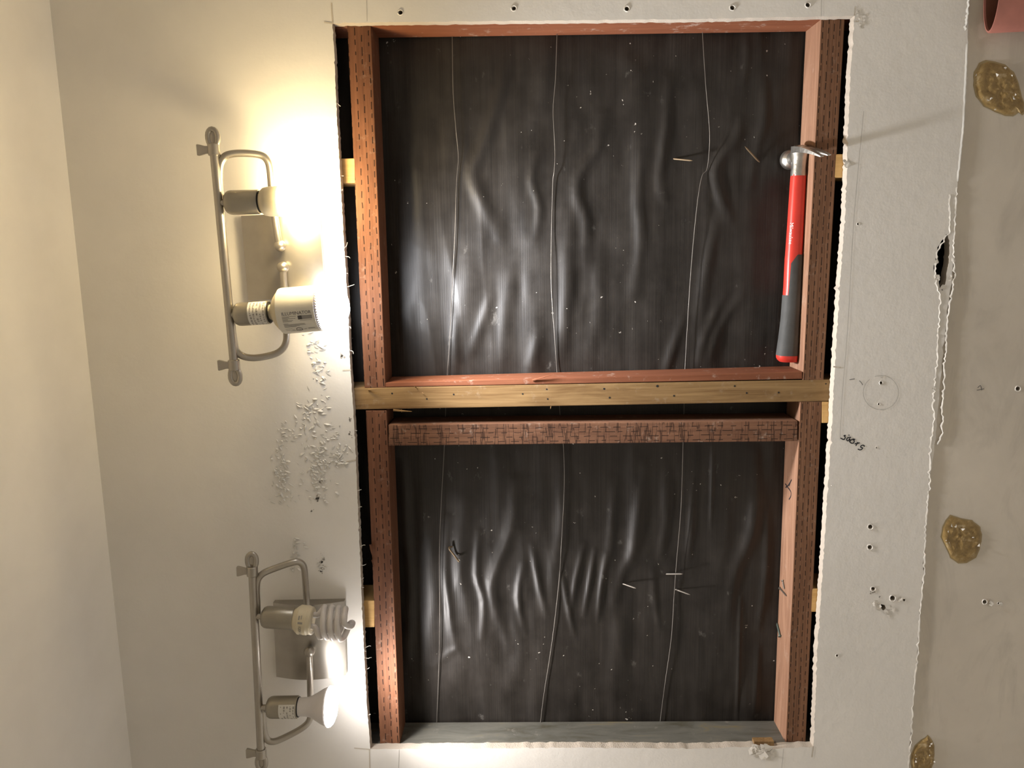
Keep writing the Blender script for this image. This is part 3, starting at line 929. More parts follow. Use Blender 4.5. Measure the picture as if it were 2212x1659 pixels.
TEARS = [(2036, 620, 9), (2054, 600, 7), (2060, 560, 6), (2026, 600, 7), (2022, 565, 5), (1896, 1308, 9), (1892, 1304, 7), (1916, 1322, 9), (1930, 1314, 8), (1945, 1297, 7), (1920, 1330, 6), (1648, 1622, 18), (1632, 1620, 15), (1668, 1626, 15), (1655, 1632, 11), (1640, 1632, 11), (1625, 1618, 10), (1650, 1616, 14), (1858, 38, 9), (1862, 52, 8), (1852, 28, 6), (1830, 356, 8), (1826, 348, 6), (2143, 1304, 8), (2163, 1305, 5), (2017, 838, 5), (1906, 815, 3)]
for (a, b, s) in TEARS:
    for k in range(6):
        c = P(a + random.gauss(0, s * 0.35), b + random.gauss(0, s * 0.35), -0.0004)
        e = s * 0.00072 * random.uniform(0.35, 0.8)
        w = Vector((random.uniform(-1, 1), 0, random.uniform(-1, 1))).normalized(); u = w.cross(Vector((0, 1, 0)))
        lift = Vector((0, -e * random.uniform(0.05, 0.3), 0))
        g.add([c - w * e - u * e * 0.4, c + w * e - u * e * 0.5, c + w * e * 0.7 + u * e * 0.6 + lift, c - w * e * 0.5 + u * e * 0.7 + lift * 0.6], [(0, 1, 2, 3)])
child_mesh(wall, 'torn_paper_scrap', g, M_HOLE)['kind'] = 'stuff'

# wood chip wedged behind the lower edge
g = G(); box(g, P(1648, 1603, 0.014), 0.010, 0.012, 0.034)
tag(mk('wood_chip', g.v, g.f, M_PINE, origin=P(1648, 1603, 0.014)), 'small tan wood chip wedged behind the broken wallboard corner', 'wood chip')

# blistered and peeling paint
g = G()
def flake(px, py, s):
    c = P(px, py, -0.0002)
    th = random.gauss(0.25, 0.7)
    w = Vector((math.sin(th), 0, math.cos(th))); u = w.cross(Vector((0, 1, 0)))
    if u.x < 0: u = -u
    L = s * random.uniform(0.7, 1.9); hw = s * random.uniform(0.35, 0.75)
    h = s * random.uniform(0.10, 0.42)
    vs = []
    for i in range(5):
        t = i / 4 - 0.5
        k = math.cos(t * math.pi)
        vs += [c + w * L * t + u * hw * 0.5 * (0.4 + k), c + w * L * t + u * (hw * random.uniform(-0.1, 0.2)) + Vector((0, -h * k, 0)), c + w * L * t - u * hw * 0.35 * k + Vector((0, -h * 0.1 * k, 0))]
    fs = []
    for i in range(4):
        for j in range(2): fs.append((i * 3 + j, i * 3 + j + 1, (i + 1) * 3 + j + 1, (i + 1) * 3 + j))
    g.add(vs, fs)
S = 0.0056
for (a, b, sx, sy, n, s) in [(678, 750, 18, 28, 22, S), (690, 800, 16, 30, 24, S), (670, 895, 26, 30, 40, S * 1.1), (610, 950, 14, 30, 30, S * 0.7), (640, 935, 30, 14, 22, S * 0.7), (690, 985, 28, 40, 95, S * 0.95), (735, 985, 16, 25, 44, S * 0.95),
                             (608, 1030, 14, 46, 80, S * 0.95), (690, 1040, 18, 40, 56, S * 0.95), (652, 1030, 4, 14, 6, S * 0.6), (642, 1175, 14, 18, 12, S), (640, 1080, 40, 20, 14, S * 0.6), (720, 940, 20, 25, 22, S * 0.6), (640, 1200, 10, 16, 8, S), (690, 1215, 10, 22, 12, S * 0.7), (700, 870, 16, 20, 14, S * 0.7), (640, 1230, 16, 14, 6, S)]:
    for k in range(n): flake(random.gauss(a, sx * 0.62), random.gauss(b, sy * 0.62), s * random.uniform(0.6, 1.3))
o = child_mesh(wall, 'peeling_paint_flake', g, M_FLAKE, 60); o['kind'] = 'stuff'
# grey scuffs
g = G()
for (a, b, s) in [(692, 1040, 6), (687, 1075, 7), (683, 1080, 5), (673, 1105, 5), (698, 1215, 10), (694, 1228, 8), (756, 906, 6), (757, 940, 6), (694, 1235, 6), (740, 770, 8), (1885, 1275, 7), (1900, 1290, 3)]:
    for k in range(7):
        c = P(a + random.gauss(0, s * 0.4), b + random.gauss(0, s * 0.5), -0.00035)
        e = 0.0007 * s * random.uniform(0.12, 0.4)
        n = 6
        g.add([c + Vector((math.cos(6.283 * i / n) * e * random.uniform(0.6, 1.5), 0, math.sin(6.283 * i / n) * e * random.uniform(0.6, 1.5))) for i in range(n)], [tuple(range(n))])
child_mesh(wall, 'grey_scuff', g, M_GREY)['kind'] = 'stuff'
# paper fibres along the cut
g = G()
def fibre(px, py, L, dirx=1.0):
    p = P(px, py, 0.004); n = 5
    d = Vector((random.uniform(-0.5, 0.5), random.uniform(-0.5, 0.4), -dirx)).normalized()
    pts = [p]; 
    for k in range(n):
        d = (d + Vector((random.gauss(0, 0.35), random.gauss(0, 0.2), random.gauss(0, 0.2)))).normalized()
        pts.append(pts[-1] + d * L / n)
    tube(g, pts, [0.0007 * (1 - 0.5 * i / n) for i in range(n + 1)], 5)
def edge_at(pts, y):
    for a, b in zip(pts[:-1], pts[1:]):
        if min(a[1], b[1]) <= y <= max(a[1], b[1]) and a[1] != b[1]:
            return a[0] + (b[0] - a[0]) * (y - a[1]) / (b[1] - a[1])
    return pts[0][0]
for y in (222, 380, 412, 535, 552, 590, 620, 706, 757, 930, 1060, 1098, 1142, 1180, 1220, 1252, 1268, 1400, 1404, 1421, 1444, 1545):
    fibre(edge_at(LEFT, y), y, random.uniform(0.004, 0.013))
for y in (150, 310, 322, 520, 700, 742, 770, 793, 985, 990, 1050, 1110, 1420, 1560):
    fibre(edge_at(RIGHT, y), y, random.uniform(0.003, 0.008), random.choice((1, -1)))
child_mesh(wall, 'paper_fibre', g, M_HOLE)['kind'] = 'stuff'

# ------------------------------------------------------------------ glue patches on the lower wall
def glue(outline_px, label, hmm=2.5, base_y=YL):
    c = (sum(a for a, b in outline_px) / len(outline_px), sum(b for a, b in outline_px) / len(outline_px))
    ol = dense(outline_px + [outline_px[0]], 7, 0.8)[:-1]
    n = len(ol); rings = 14
    root = empty('adhesive_patch', P(c[0], c[1], base_y))
    vs = []; fs = []
    for r in range(rings + 1):
        t = 1 - r / rings
        for (a, b) in ol:
            px, py = c[0] + (a - c[0]) * t, c[1] + (b - c[1]) * t
            p = P(px, py, base_y)
            nz = mnoise.fractal(Vector((p.x, 0, p.z)) * 150, 0.8, 2.1, 4)
            h = 0.0 if r == 0 else hmm * 0.001 * max(0.15, 0.6 + 0.75 * nz) * min(1, r / 1.5)
            vs.append(Vector((p.x, base_y - 0.0003 - h, p.z)))
    for r in range(rings):
        for k in range(n):
            fs.append((r * n + k, r * n + (k + 1) % n, (r + 1) * n + (k + 1) % n, (r + 1) * n + k))
    mk('glue_body', vs, fs, M_GLUE, parent=root, smooth=35)
    rim = [(c[0] + (a - c[0]) * 1.07, c[1] + (b - c[1]) * 1.07) for a, b in ol]
    g = G(); g.add([P(a, b, base_y - 0.0003) for a, b in rim], [tuple(range(n))])
    mk('thin_rim', g.v, g.f, M_GLUERIM, parent=root)
    g = G()
    for k in range(10):
        i = random.randrange(n); t = random.uniform(0.5, 0.98)
        p = P(c[0] + (ol[i][0] - c[0]) * t, c[1] + (ol[i][1] - c[1]) * t, base_y - hmm * 0.001)
        e = random.uniform(0.0012, 0.004)
        w = Vector((random.uniform(-1, 1), random.uniform(-0.3, 0.3), random.uniform(-1, 1))).normalized()
        u = w.cross(Vector((0, 1, 0))).normalized()
        g.add([p - w * e, p + w * e * 0.8 + u * e * 0.3, p + u * e + Vector((0, -e * 0.5, 0)), p - w * e * 0.6 + u * e * 0.8], [(0, 1, 2, 3)])
    mk('paper_scrap', g.v, g.f, M_HOLE, parent=root)['kind'] = 'stuff'
    return tag(root, label, 'glue patch', 'brown glue patches on the bare wall')
glue([(2131, 134), (2150, 137), (2170, 143), (2188, 158), (2196, 175), (2203, 198), (2209, 218), (2212, 240), (2205, 246), (2198, 240), (2188, 248), (2170, 247), (2150, 239), (2128, 228), (2112, 208), (2106, 185), (2108, 158), (2118, 140)], 'large brown glue patch with ragged paper bits, beside the pink container')
glue([(2055, 1115), (2075, 1122), (2098, 1126), (2115, 1140), (2119, 1162), (2114, 1185), (2105, 1202), (2088, 1213), (2070, 1214), (2055, 1203), (2044, 1182), (2035, 1160), (2037, 1140), (2046, 1126)], 'brown speckled teardrop glue patch midway along the bare wall')
glue([(2004, 1590), (2014, 1602), (2019, 1622), (2016, 1645), (2010, 1662), (1992, 1680), (1976, 1672), (1969, 1650), (1970, 1630), (1978, 1612), (1990, 1600)], 'small brown leaf-shaped glue patch touching the torn paint edge')

# ------------------------------------------------------------------ pink container against the lower wall
c = P(2147, -36, -0.022)
root = empty('plastic_container', (c.x, -0.022, c.z - 0.20))
n = 36; rx, ry = 0.066, 0.0205
def oval(z, k=1.0, dy=0.0):
    return [Vector((c.x + rx * k * math.cos(2 * math.pi * i / n), -0.0190 + ry * k * math.sin(2 * math.pi * i / n), z)) for i in range(n)]
zt = c.z; lay = [(zt - 0.20, 0.92), (zt - 0.10, 0.96), (zt - 0.002, 1.0), (zt, 0.985), (zt, 0.95), (zt - 0.003, 0.94)]
vs = []; fs = []
for z, k in lay: vs += oval(z, k)
for r in range(len(lay) - 1):
    for i in range(n): fs.append((r * n + i, r * n + (i + 1) % n, (r + 1) * n + (i + 1) % n, (r + 1) * n + i))
fs.append(tuple(range(n - 1, -1, -1)))
mk('body', vs, fs, M_PINK, parent=root, smooth=40)
vs = oval(zt - 0.003, 0.94) + oval(zt - 0.05, 0.90); fs = [(i, (i + 1) % n, n + (i + 1) % n, n + i) for i in range(n)] + [tuple(n + i for i in range(n))]
mk('inside', vs, fs, M_PINKIN, parent=root, smooth=40)
g = G()
for k in range(5):
    p = Vector((c.x + 0.016 + 0.006 * k, -0.026, zt - 0.004))
    g.add([p, p + Vector((0.012, 0.004, 0)), p + Vector((0.014, -0.010, 0.006)), p + Vector((-0.004, -0.012, 0.005))], [(0, 1, 2, 3)])
mk('white_tissue', g.v, g.f, M_HOLE, parent=root)
tag(root, 'pink flattened plastic container with open end, against the bare wall', 'container')

# ------------------------------------------------------------------ light fixtures
def text_mesh(s, size, fn, name, mat, parent, align='LEFT'):
    cu = bpy.data.curves.new(name, 'FONT'); cu.body = s; cu.size = size; cu.resolution_u = 3; cu.align_x = align
    ob = bpy.data.objects.new(name + '_tmp', cu); col.objects.link(ob)
    dg = bpy.context.evaluated_depsgraph_get(); dg.update()
    me = bpy.data.meshes.new_from_object(ob.evaluated_get(dg))
    vs = [fn(v.co.x, v.co.y) for v in me.vertices]; fs = [tuple(p.vertices) for p in me.polygons]
    bpy.data.objects.remove(ob); bpy.data.curves.remove(cu); bpy.data.meshes.remove(me)
    return mk(name, vs, fs, mat, parent=parent)

YR = -0.080               # distance of lamp axes from the wall

def lamp_fixture(label, rod, ends, plate, screws, balls, arms, sockets, stickers):
    pc = [P(a, b, 0) for a, b in plate]
    cen = sum(pc, Vector((0, 0, 0))) / 4
    root = empty('wall_light', cen)
    # bowed mounting plate: bulges along the room's height
    vs = []; fs = []
    nu, nv = 24, 2
    for layer in (0, 1):
        for j in range(nv):
            for i in range(nu + 1):
                t = i / nu
                top = pc[0].lerp(pc[1], t); bot = pc[3].lerp(pc[2], t)
                p = top.lerp(bot, j)
                bul = 0.010 + 0.012 * math.sin(math.pi * t) if layer == 0 else -0.0003
                vs.append(Vector((p.x, -bul, p.z)))
    K = nu + 1
    for i in range(nu):
        fs.append((i, i + 1, K + i + 1, K + i))
        fs.append((2 * K + i, 2 * K + i + 1, 3 * K + i + 1, 3 * K + i))
        fs.append((i, i + 1, 2 * K + i + 1, 2 * K + i)); fs.append((K + i, K + i + 1, 3 * K + i + 1, 3 * K + i))
    fs.append((0, K, 3 * K, 2 * K)); fs.append((nu, K + nu, 3 * K + nu, 2 * K + nu))
    mk('mounting_plate', vs, fs, M_PLATE, parent=root, smooth=30)
    for (a, b) in screws:
        p = P(a, b, -0.021)
        g = G(); lathe(g, [(-0.006, 0.0052), (0.0, 0.0052), (0.0035, 0.0045), (0.0055, 0.0022), (0.006, 0.0)], p, (0, -1, 0), 14)
        mk('cap_nut', g.v, g.f, M_NICKEL, parent=root, smooth=50)
    # rod
    a = P(*rod[0], YR); b = P(*rod[1], YR)
    g = G(); tube(g, [a, a.lerp(b, 0.5), b], 0.0062, 18)
    mk('rod', g.v, g.f, M_NICKEL, parent=root, smooth=50)
    dr = (b - a).normalized()
    for k, (p, d) in enumerate(((a, -dr), (b, dr))):
        side = Vector((0, -1, 0)).cross(d).normalized()
        up = Vector((0, 0, 1))
        # spoon-shaped eye end
        g = G()
        n = 20; pts = []
        for i in range(n + 1):
            th = 2 * math.pi * i / n
            r = 0.0078
            pts.append(p + d * (0.0145 - 0.0125 * math.cos(th)) + up * (r * math.sin(th)) * (0.75 + 0.25 * (1 - math.cos(th)) / 2))
        tube(g, pts, 0.0040, 10, cap=False)
        mk('eye_ring', g.v, g.f, M_NICKEL, parent=root, smooth=60)
        g = G(); sphere(g, p + d * 0.0145, 1.0, 16, 8, (0.0118, 0.0022, 0.0072))
        mk('eye_web', g.v, g.f, M_NICKEL, parent=root, smooth=40)
        # wing of the end nut
        g = G(); q_ = p + d * 0.001
        lathe(g, [(-0.010, 0.0076), (-0.009, 0.0085), (0.005, 0.0085), (0.006, 0.0076)], q_, d, 18)
        mk('end_collar', g.v, g.f, M_NICKEL, parent=root, smooth=40)
        w0 = q_ - d * 0.002 + up * 0.006
        vs = []
        for t, hw in ((0, 0.0050), (0.006, 0.0052), (0.012, 0.0070), (0.0165, 0.0080), (0.018, 0.0072)):
            for s1, s2 in ((-1, -1), (-1, 1), (1, 1), (1, -1)):
                vs.append(w0 + up * t + d * (hw * s1) + Vector((0, -0.0028 * s2, 0)))
        fs = [(3, 2, 1, 0), (16, 17, 18, 19)]
        for i in range(4):
            for j in range(4): fs.append((i * 4 + j, i * 4 + (j + 1) % 4, (i + 1) * 4 + (j + 1) % 4, (i + 1) * 4 + j))
        bevel_obj(mk('wing', vs, fs, M_NICKEL, parent=root, smooth=40), 0.0015)
    # ball joints and bent arms
    for (a_, b_) in balls:
        p = P(a_, b_, -0.034)
        g = G(); lathe(g, [(-0.020, 0.0045), (0, 0.0045)], p, (0, -1, 0), 12); sphere(g, p, 0.0088)
        mk('ball_joint', g.v, g.f, M_NICKEL, parent=root, smooth=60)
    for pts in arms:
        pp = catmull([P(x, y, d) for x, y, d in pts], 6)
        g = G(); tube(g, pp, 0.0052, 14)
        mk('bent_arm', g.v, g.f, M_NICKEL, parent=root, smooth=60)
    fr = []
    for (x0, y0, x1, y1) in sockets:
        s = P(x0, y0, YR); e = P(x1, y1, YR)
        d = (e - s).normalized(); L = (e - s).length
        R = 0.0172
        g = G(); lathe(g, [(-0.012, 0.0048), (0.002, 0.0048)], s, d, 14)
        mk('socket_neck', g.v, g.f, M_NICKEL, parent=root, smooth=40)
        g = G(); lathe(g, [(0, 0.004), (0.0004, R * 0.62), (0.0025, R * 0.85), (0.006, R * 0.97), (0.010, R), (L - 0.001, R), (L, R * 0.97), (L, R * 0.86), (L - 0.010, R * 0.84), (L - 0.010, 0.001)], s, d, 36)
        so = mk('socket', g.v, g.f, M_SOCKET, parent=root, smooth=35)
        g = G(); lathe(g, [(L - 0.0006, R * 0.9), (L + 0.0012, R * 0.9), (L + 0.0012, R * 0.6)], s, d, 30, closed_ends=False)
        mk('gasket', g.v, g.f, M_BLACK, parent=so, smooth=35)
        fr.append((s, e, d, L, R, so))
    for i, (t0, t1, a0, a1) in stickers:
        s, e, d, L, R, so = fr[i]
        _, u, w = frame(d)
        # u points to the camera; sideways of it is picture up/down
        def cyl(t, ang, lift=0.0003):
            return s + d * (L * t) + (u * math.cos(ang) + w * math.sin(ang)) * (R + lift)
        n = 12; vs = []; fs = []
        for j in range(n + 1):
            ang = a0 + (a1 - a0) * j / n
            vs += [cyl(t0, ang), cyl(t1, ang)]
        fs = [(2 * j, 2 * j + 1, 2 * j + 3, 2 * j + 2) for j in range(n)]
        st = mk('label_sticker', vs, fs, M_STICKER, parent=so, smooth=40)
        g = G()
        for r in range(5):
            tt = t0 + (t1 - t0) * (0.12 + 0.19 * r)
            ang = a0 + (a1 - a0) * 0.08
            while ang < a1 - 0.15:
                da = random.uniform(0.06, 0.22)
                hh = random.uniform(0.02, 0.055)
                if random.random() < 0.75:
                    ab = min(ang + da, a1 - 0.05)
                    g.add([cyl(tt, ang, 0.0005), cyl(tt + hh, ang, 0.0005), cyl(tt + hh, ab, 0.0005), cyl(tt, ab, 0.0005)], [(0, 1, 2, 3)])
                ang += da + 0.07
        mk('sticker_print', g.v, g.f, M_PRINT2, parent=so)
    tag(root, label, 'wall light', 'two-lamp wall lights beside the opening')
    return root, fr

YA, YBALL = YR + 0.004, -0.034
f1, s1 = lamp_fixture('satin nickel two-lamp wall light holding the printed flood bulb',
    ((462, 322), (506, 790)), None, [(526, 467), (693, 462), (706, 640), (541, 648)], [(549, 559), (669, 553)], [(605, 531), (611, 578)],
    [[(605, 531, YBALL), (600, 511, YBALL - .002), (591, 450, YBALL - .006), (586, 400, YBALL - .010), (583, 366, YBALL - .014), (577, 346, YBALL - .018), (562, 335, YBALL - .022), (525, 331, -.066), (494, 334, -.074), (480, 345, YA), (474, 366, YA), (474, 405, YA), (478, 430, YA)],
     [(611, 578, YBALL), (613, 607, YBALL - .002), (617, 670, YBALL - .006), (619, 715, YBALL - .010), (618, 738, YBALL - .014), (609, 755, YBALL - .018), (590, 766, YBALL - .023), (553, 773, -.067), (526, 770, -.074), (511, 758, YA), (505, 736, YA), (501, 705, YA), (499, 680, YA)]],
    [(487, 438, 561, 436), (507, 680, 582, 674.5)],
    [(1, (0.48, 0.97, -1.25, 1.3))])
f2, s2 = lamp_fixture('satin nickel two-lamp wall light holding the unlit spiral bulb',
    ((545, 1232), (564, 1628)), None, [(594, 1296), (746, 1293), (750, 1452), (601, 1455)], [(616, 1383), (722, 1386)], [(667, 1362), (668, 1408)],
    [[(667, 1362, YBALL), (665, 1330, YBALL - .002), (662, 1290, YBALL - .006), (659, 1246, YBALL - .010), (656, 1224, YBALL - .014), (646, 1214, YBALL - .018), (628, 1216, YBALL - .024), (590, 1229, -.067), (568, 1239, -.074), (557, 1252, YA), (554, 1272, YA), (555, 1300, YA), (556, 1325, YA)],
     [(668, 1408, YBALL), (669, 1440, YBALL - .002), (670, 1490, YBALL - .006), (671, 1535, YBALL - .010), (668, 1556, YBALL - .014), (656, 1570, YBALL - .020), (635, 1583, -.060), (604, 1598, -.070), (588, 1602, -.075), (577, 1597, YA), (571, 1582, YA), (568, 1556, YA), (567, 1530, YA)]],
    [(566, 1332, 636, 1337), (577, 1528, 645, 1527)],
    [(1, (0.46, 0.97, -0.75, 1.2))])

def local(s):
    st, e, d, L, R, so = s
    _, u, w = frame(d)
    return e, d, u, w

def beam(name, root, p, d, watts, c, half, rad):
    """the bulb's own downward light, leaving its lens"""
    l = bpy.data.lights.new(name, 'SPOT')
    l.energy = watts; l.color = c; l.spot_size = math.radians(2 * half); l.spot_blend = 1.0; l.shadow_soft_size = rad
    o = bpy.data.objects.new(name, l); col.objects.link(o)
    o.parent = root
    o.location = Vector(p) - wloc(root)
    o.rotation_euler = Vector(d).to_track_quat('-Z', 'Y').to_euler()
    return o

# --- glowing bulb with the cream collar
e, d, u, w = local(s1[0])
root = empty('light_bulb', e)
g = G(); lathe(g, [(-0.008, 0.013), (0.0015, 0.0135), (0.003, 0.016), (0.007, 0.0195), (0.013, 0.0208), (0.030, 0.0214), (0.031, 0.0200)], e, d, 32)
mk('collar', g.v, g.f, M_CREAM, parent=root, smooth=35)
g = G(); prof = [(0.0295, 0.0205)]
for i in range(1, 15):
    a = math.pi * (0.22 + 0.78 * i / 14)
    prof.append((0.052 - 0.0295 * math.cos(a), 0.0295 * math.sin(a)))
lathe(g, prof, e, d, 28)
mk('globe', g.v, g.f, E_WARM, parent=root, smooth=80)
tag(root, 'brightly glowing warm bulb with a cream collar', 'light bulb')

# --- flood bulb with printed body
e, d, u, w = local(s1[1])
d = (d + Vector((0.012, 0, 0))).normalized(); _, u, w = frame(d)
root = empty('light_bulb', e)
R = 0.0335
g = G(); lathe(g, [(-0.008, 0.0105), (0.003, 0.011), (0.0055, 0.0125)], e, d, 32)
mk('screw_collar', g.v, g.f, M_CREAM, parent=root, smooth=40)
g = G(); lathe(g, [(0.0045, 0.0115), (0.0065, 0.0160), (0.0100, 0.0220), (0.0150, 0.0280), (0.0195, 0.0315)], e, d, 40)
mk('dome', g.v, g.f, M_CREAM, parent=root, smooth=60)
g = G(); lathe(g, [(0.0185, 0.0300), (0.0190, 0.0328), (0.0210, R), (0.074, R), (0.0745, R - 0.0006)], e, d, 48)
body = mk('body', g.v, g.f, M_OFFWHITE, parent=root, smooth=30)
g = G(); lathe(g, [(0.0740, R - 0.0015), (0.0745, R - 0.0008), (0.0770, R - 0.0008), (0.0775, R - 0.001)], e, d, 48)
mk('rim', g.v, g.f, M_RIM, parent=root, smooth=30)
g = G()
for k in range(56):
    th = 2 * math.pi * k / 56
    c_ = e + d * 0.0772 + (u * math.cos(th) + w * math.sin(th)) * (R - 0.0006)
    box(g, c_, 0.0030, 0.0014, 0.0020, (d, (u * math.cos(th) + w * math.sin(th)), (w * math.cos(th) - u * math.sin(th))))
mk('ribbing', g.v, g.f, M_OFFWHITE, parent=root)['kind'] = 'stuff'
g = G(); lathe(g, [(0.0772, R - 0.002), (0.0800, R), (0.0850, R), (0.0945, R * 0.96), (0.1040, R * 0.85), (0.1110, R * 0.66), (0.1155, R * 0.38), (0.1172, R * 0.12), (0.1174, 0)], e, d, 40)
mk('lens', g.v, g.f, E_FLOOD, parent=root, smooth=60)
# print on the body: x along the bulb, y around it (picture up = +)
sgn = 1.0 if (w.x > 0) else -1.0
def wrap(x0, y0):
    def fn(x, y):
        ang = (y0 + y) / R
        return e + d * (x0 + x) + (u * math.cos(ang) + w * (math.sin(ang) * sgn)) * (R + 0.00025)
    return fn
def bars(name, rows, mat):
    g = G()
    for (x0, y0, x1, y1) in rows:
        f_ = wrap(0, 0); k = max(1, int(abs(y1 - y0) / 0.001))
        for j in range(k):
            ya = y0 + (y1 - y0) * j / k; yb = y0 + (y1 - y0) * (j + 1) / k
            g.add([f_(x0, ya), f_(x1, ya), f_(x1, yb), f_(x0, yb)], [(0, 1, 2, 3)])
    return mk(name, g.v, g.f, mat, parent=body)
text_mesh('ILLUMINATOR', 0.0066, wrap(0.0275, -0.0050), 'brand_lettering', M_PRINT, body)
bars('print_block', [(0.0500, -0.0125, 0.0705, -0.0068)], M_PRINT2)
bars('print_block', [(0.0500, -0.0125, 0.0560, -0.0068)], M_PRINT)
bars('fine_print', [(0.0275, y, 0.0275 + l, y + 0.0007) for y, l in ((-0.0075, .020), (-0.0090, .010), (-0.0105, .019), (-0.0120, .008), (-0.0135, .015), (-0.0150, .013), (-0.0185, .007), (-0.0202, .030), (-0.0218, .031), (-0.0234, .022), (-0.0250, .017), (-0.0285, .010), (-0.0320, .006))] + [(0.052, -0.0145, 0.069, -0.0139), (0.060, -0.0300, 0.070, -0.0290), (0.060, -0.0320, 0.073, -0.0312), (0.0365, -0.0318, 0.0400, -0.0308), (0.0540, -0.0318, 0.0575, -0.0308), (0.0330, -0.0345, 0.0520, -0.0338)], M_PRINT2)
g = G(); f_ = wrap(0.0470, -0.0308)
for k in range(24):
    a0_, a1_ = 2 * math.pi * k / 24, 2 * math.pi * (k + 1) / 24
    g.add([f_(0.0046 * math.cos(a0_), 0.0046 * math.sin(a0_)), f_(0.0046 * math.cos(a1_), 0.0046 * math.sin(a1_)), f_(0.0037 * math.cos(a1_), 0.0037 * math.sin(a1_)), f_(0.0037 * math.cos(a0_), 0.0037 * math.sin(a0_))], [(0, 1, 2, 3)])
mk('approval_ring', g.v, g.f, M_PRINT, parent=body)
text_mesh('UL', 0.0048, wrap(0.0443, -0.0325), 'approval_letters', M_PRINT, body)
beam('flood_beam', root, e + d * 0.124, d, BEAM_FLOOD, (0.95, 0.96, 1.0), 78, 0.031)
tag(root, 'lit flood bulb with white cylindrical body printed with black lettering', 'light bulb')

# --- unlit spiral bulb
e, d, u, w = local(s2[0])
d = (d + Vector((-0.03, 0, 0))).normalized(); _, u, w = frame(d)
root = empty('light_bulb', e)
g = G(); lathe(g, [(-0.008, 0.013), (0.0015, 0.0165), (0.0045, 0.0195), (0.0085, 0.0225), (0.0220, 0.0225), (0.0235, 0.0215), (0.0270, 0.0212), (0.0285, 0.0195), (0.0285, 0.0)], e, d, 36)
base = mk('ballast_base', g.v, g.f, M_CREAM, parent=root, smooth=30)
sg = 1.0 if w.x > 0 else -1.0
def wrap3(x0, y0):
    def fn(x, y):   # lettering runs around the base
        ang = (y0 - x) / 0.0225
        return e + d * (x0 + y) + (u * math.cos(ang) + w * (math.sin(ang) * sg)) * 0.0228
    return fn
text_mesh('120V  60Hz', 0.0060, wrap3(0.0125, 0.0010), 'base_print', M_PRINT, base)
g = G()
for (y0, y1, x0, x1) in ((0.016, 0.010, 0.011, 0.013), (0.017, 0.011, 0.015, 0.016), (0.007, 0.004, 0.011, 0.018)):
    k = 5
    for j in range(k):
        a0_ = (y0 + (y1 - y0) * j / k); a1_ = (y0 + (y1 - y0) * (j + 1) / k)
        fn = wrap3(0, 0)
        g.add([fn(-a0_, x0), fn(-a1_, x0), fn(-a1_, x1), fn(-a0_, x1)], [(0, 1, 2, 3)])
mk('base_print', g.v, g.f, M_PRINT2, parent=base)
RS = 0.0232; TR = 0.0046; pitch = 0.0218
pts = []
for leg in (0, 1):
    arm_pts = []
    ph = math.pi * leg + 0.9
    for k in range(0, 6):
        t = k / 5
        rr = 0.009 + (RS - 0.009) * max(0, (t - 0.55) / 0.45) ** 0.8
        arm_pts.append((0.026 + 0.018 * t, rr, ph + 0.25 * max(0, t - 0.5)))
    turns = 1.75
    n = int(turns * 26)
    for k in range(1, n + 1):
        t = k / n
        arm_pts.append((0.044 + t * turns * pitch, RS, ph + 0.2 + t * turns * 2 * math.pi))
    end = arm_pts[-1]
    for k in range(1, 8):
        t = k / 7
        arm_pts.append((end[0] + 0.0085 * math.sin(t * math.pi / 2), RS * (1 - t * 0.98), end[2] + 0.5 * t))
    pp = [e + d * a + (u * math.cos(th) + w * math.sin(th)) * r for a, r, th in arm_pts]
    g = G(); tube(g, pp, TR, 12)
    mk('spiral_tube', g.v, g.f, M_SPIRAL, parent=root, smooth=70)
tag(root, 'unlit white spiral bulb on a cream printed base', 'light bulb')

# --- small lit reflector bulb
e, d, u, w = local(s2[1])
root = empty('light_bulb', e)
g = G(); lathe(g, [(-0.008, 0.013), (0.000, 0.0142), (0.014, 0.0146), (0.020, 0.0160), (0.030, 0.0215), (0.038, 0.0262), (0.045, 0.0292), (0.049, 0.0306), (0.0505, 0.0300)], e, d, 40)
mk('reflector', g.v, g.f, M_FROST, parent=root, smooth=60)
g = G(); lathe(g, [(0.0492, 0.0309), (0.0520, 0.0303), (0.0555, 0.027), (0.0585, 0.020), (0.0602, 0.010), (0.0606, 0.0)], e, d, 36)
mk('lens', g.v, g.f, E_SPOT, parent=root, smooth=60)
beam('reflector_beam', root, e + d * 0.066, d, BEAM_SPOT, (1.0, 0.95, 0.93), 74, 0.029)
tag(root, 'small lit white reflector bulb with flared body', 'light bulb')

# ------------------------------------------------------------------ hammer lying on the upper sill
YH = YS + 0.032
hd0 = P(1719, 372, YH); hd1 = P(1693, 781, YH)
hax = (hd1 - hd0).normalized()
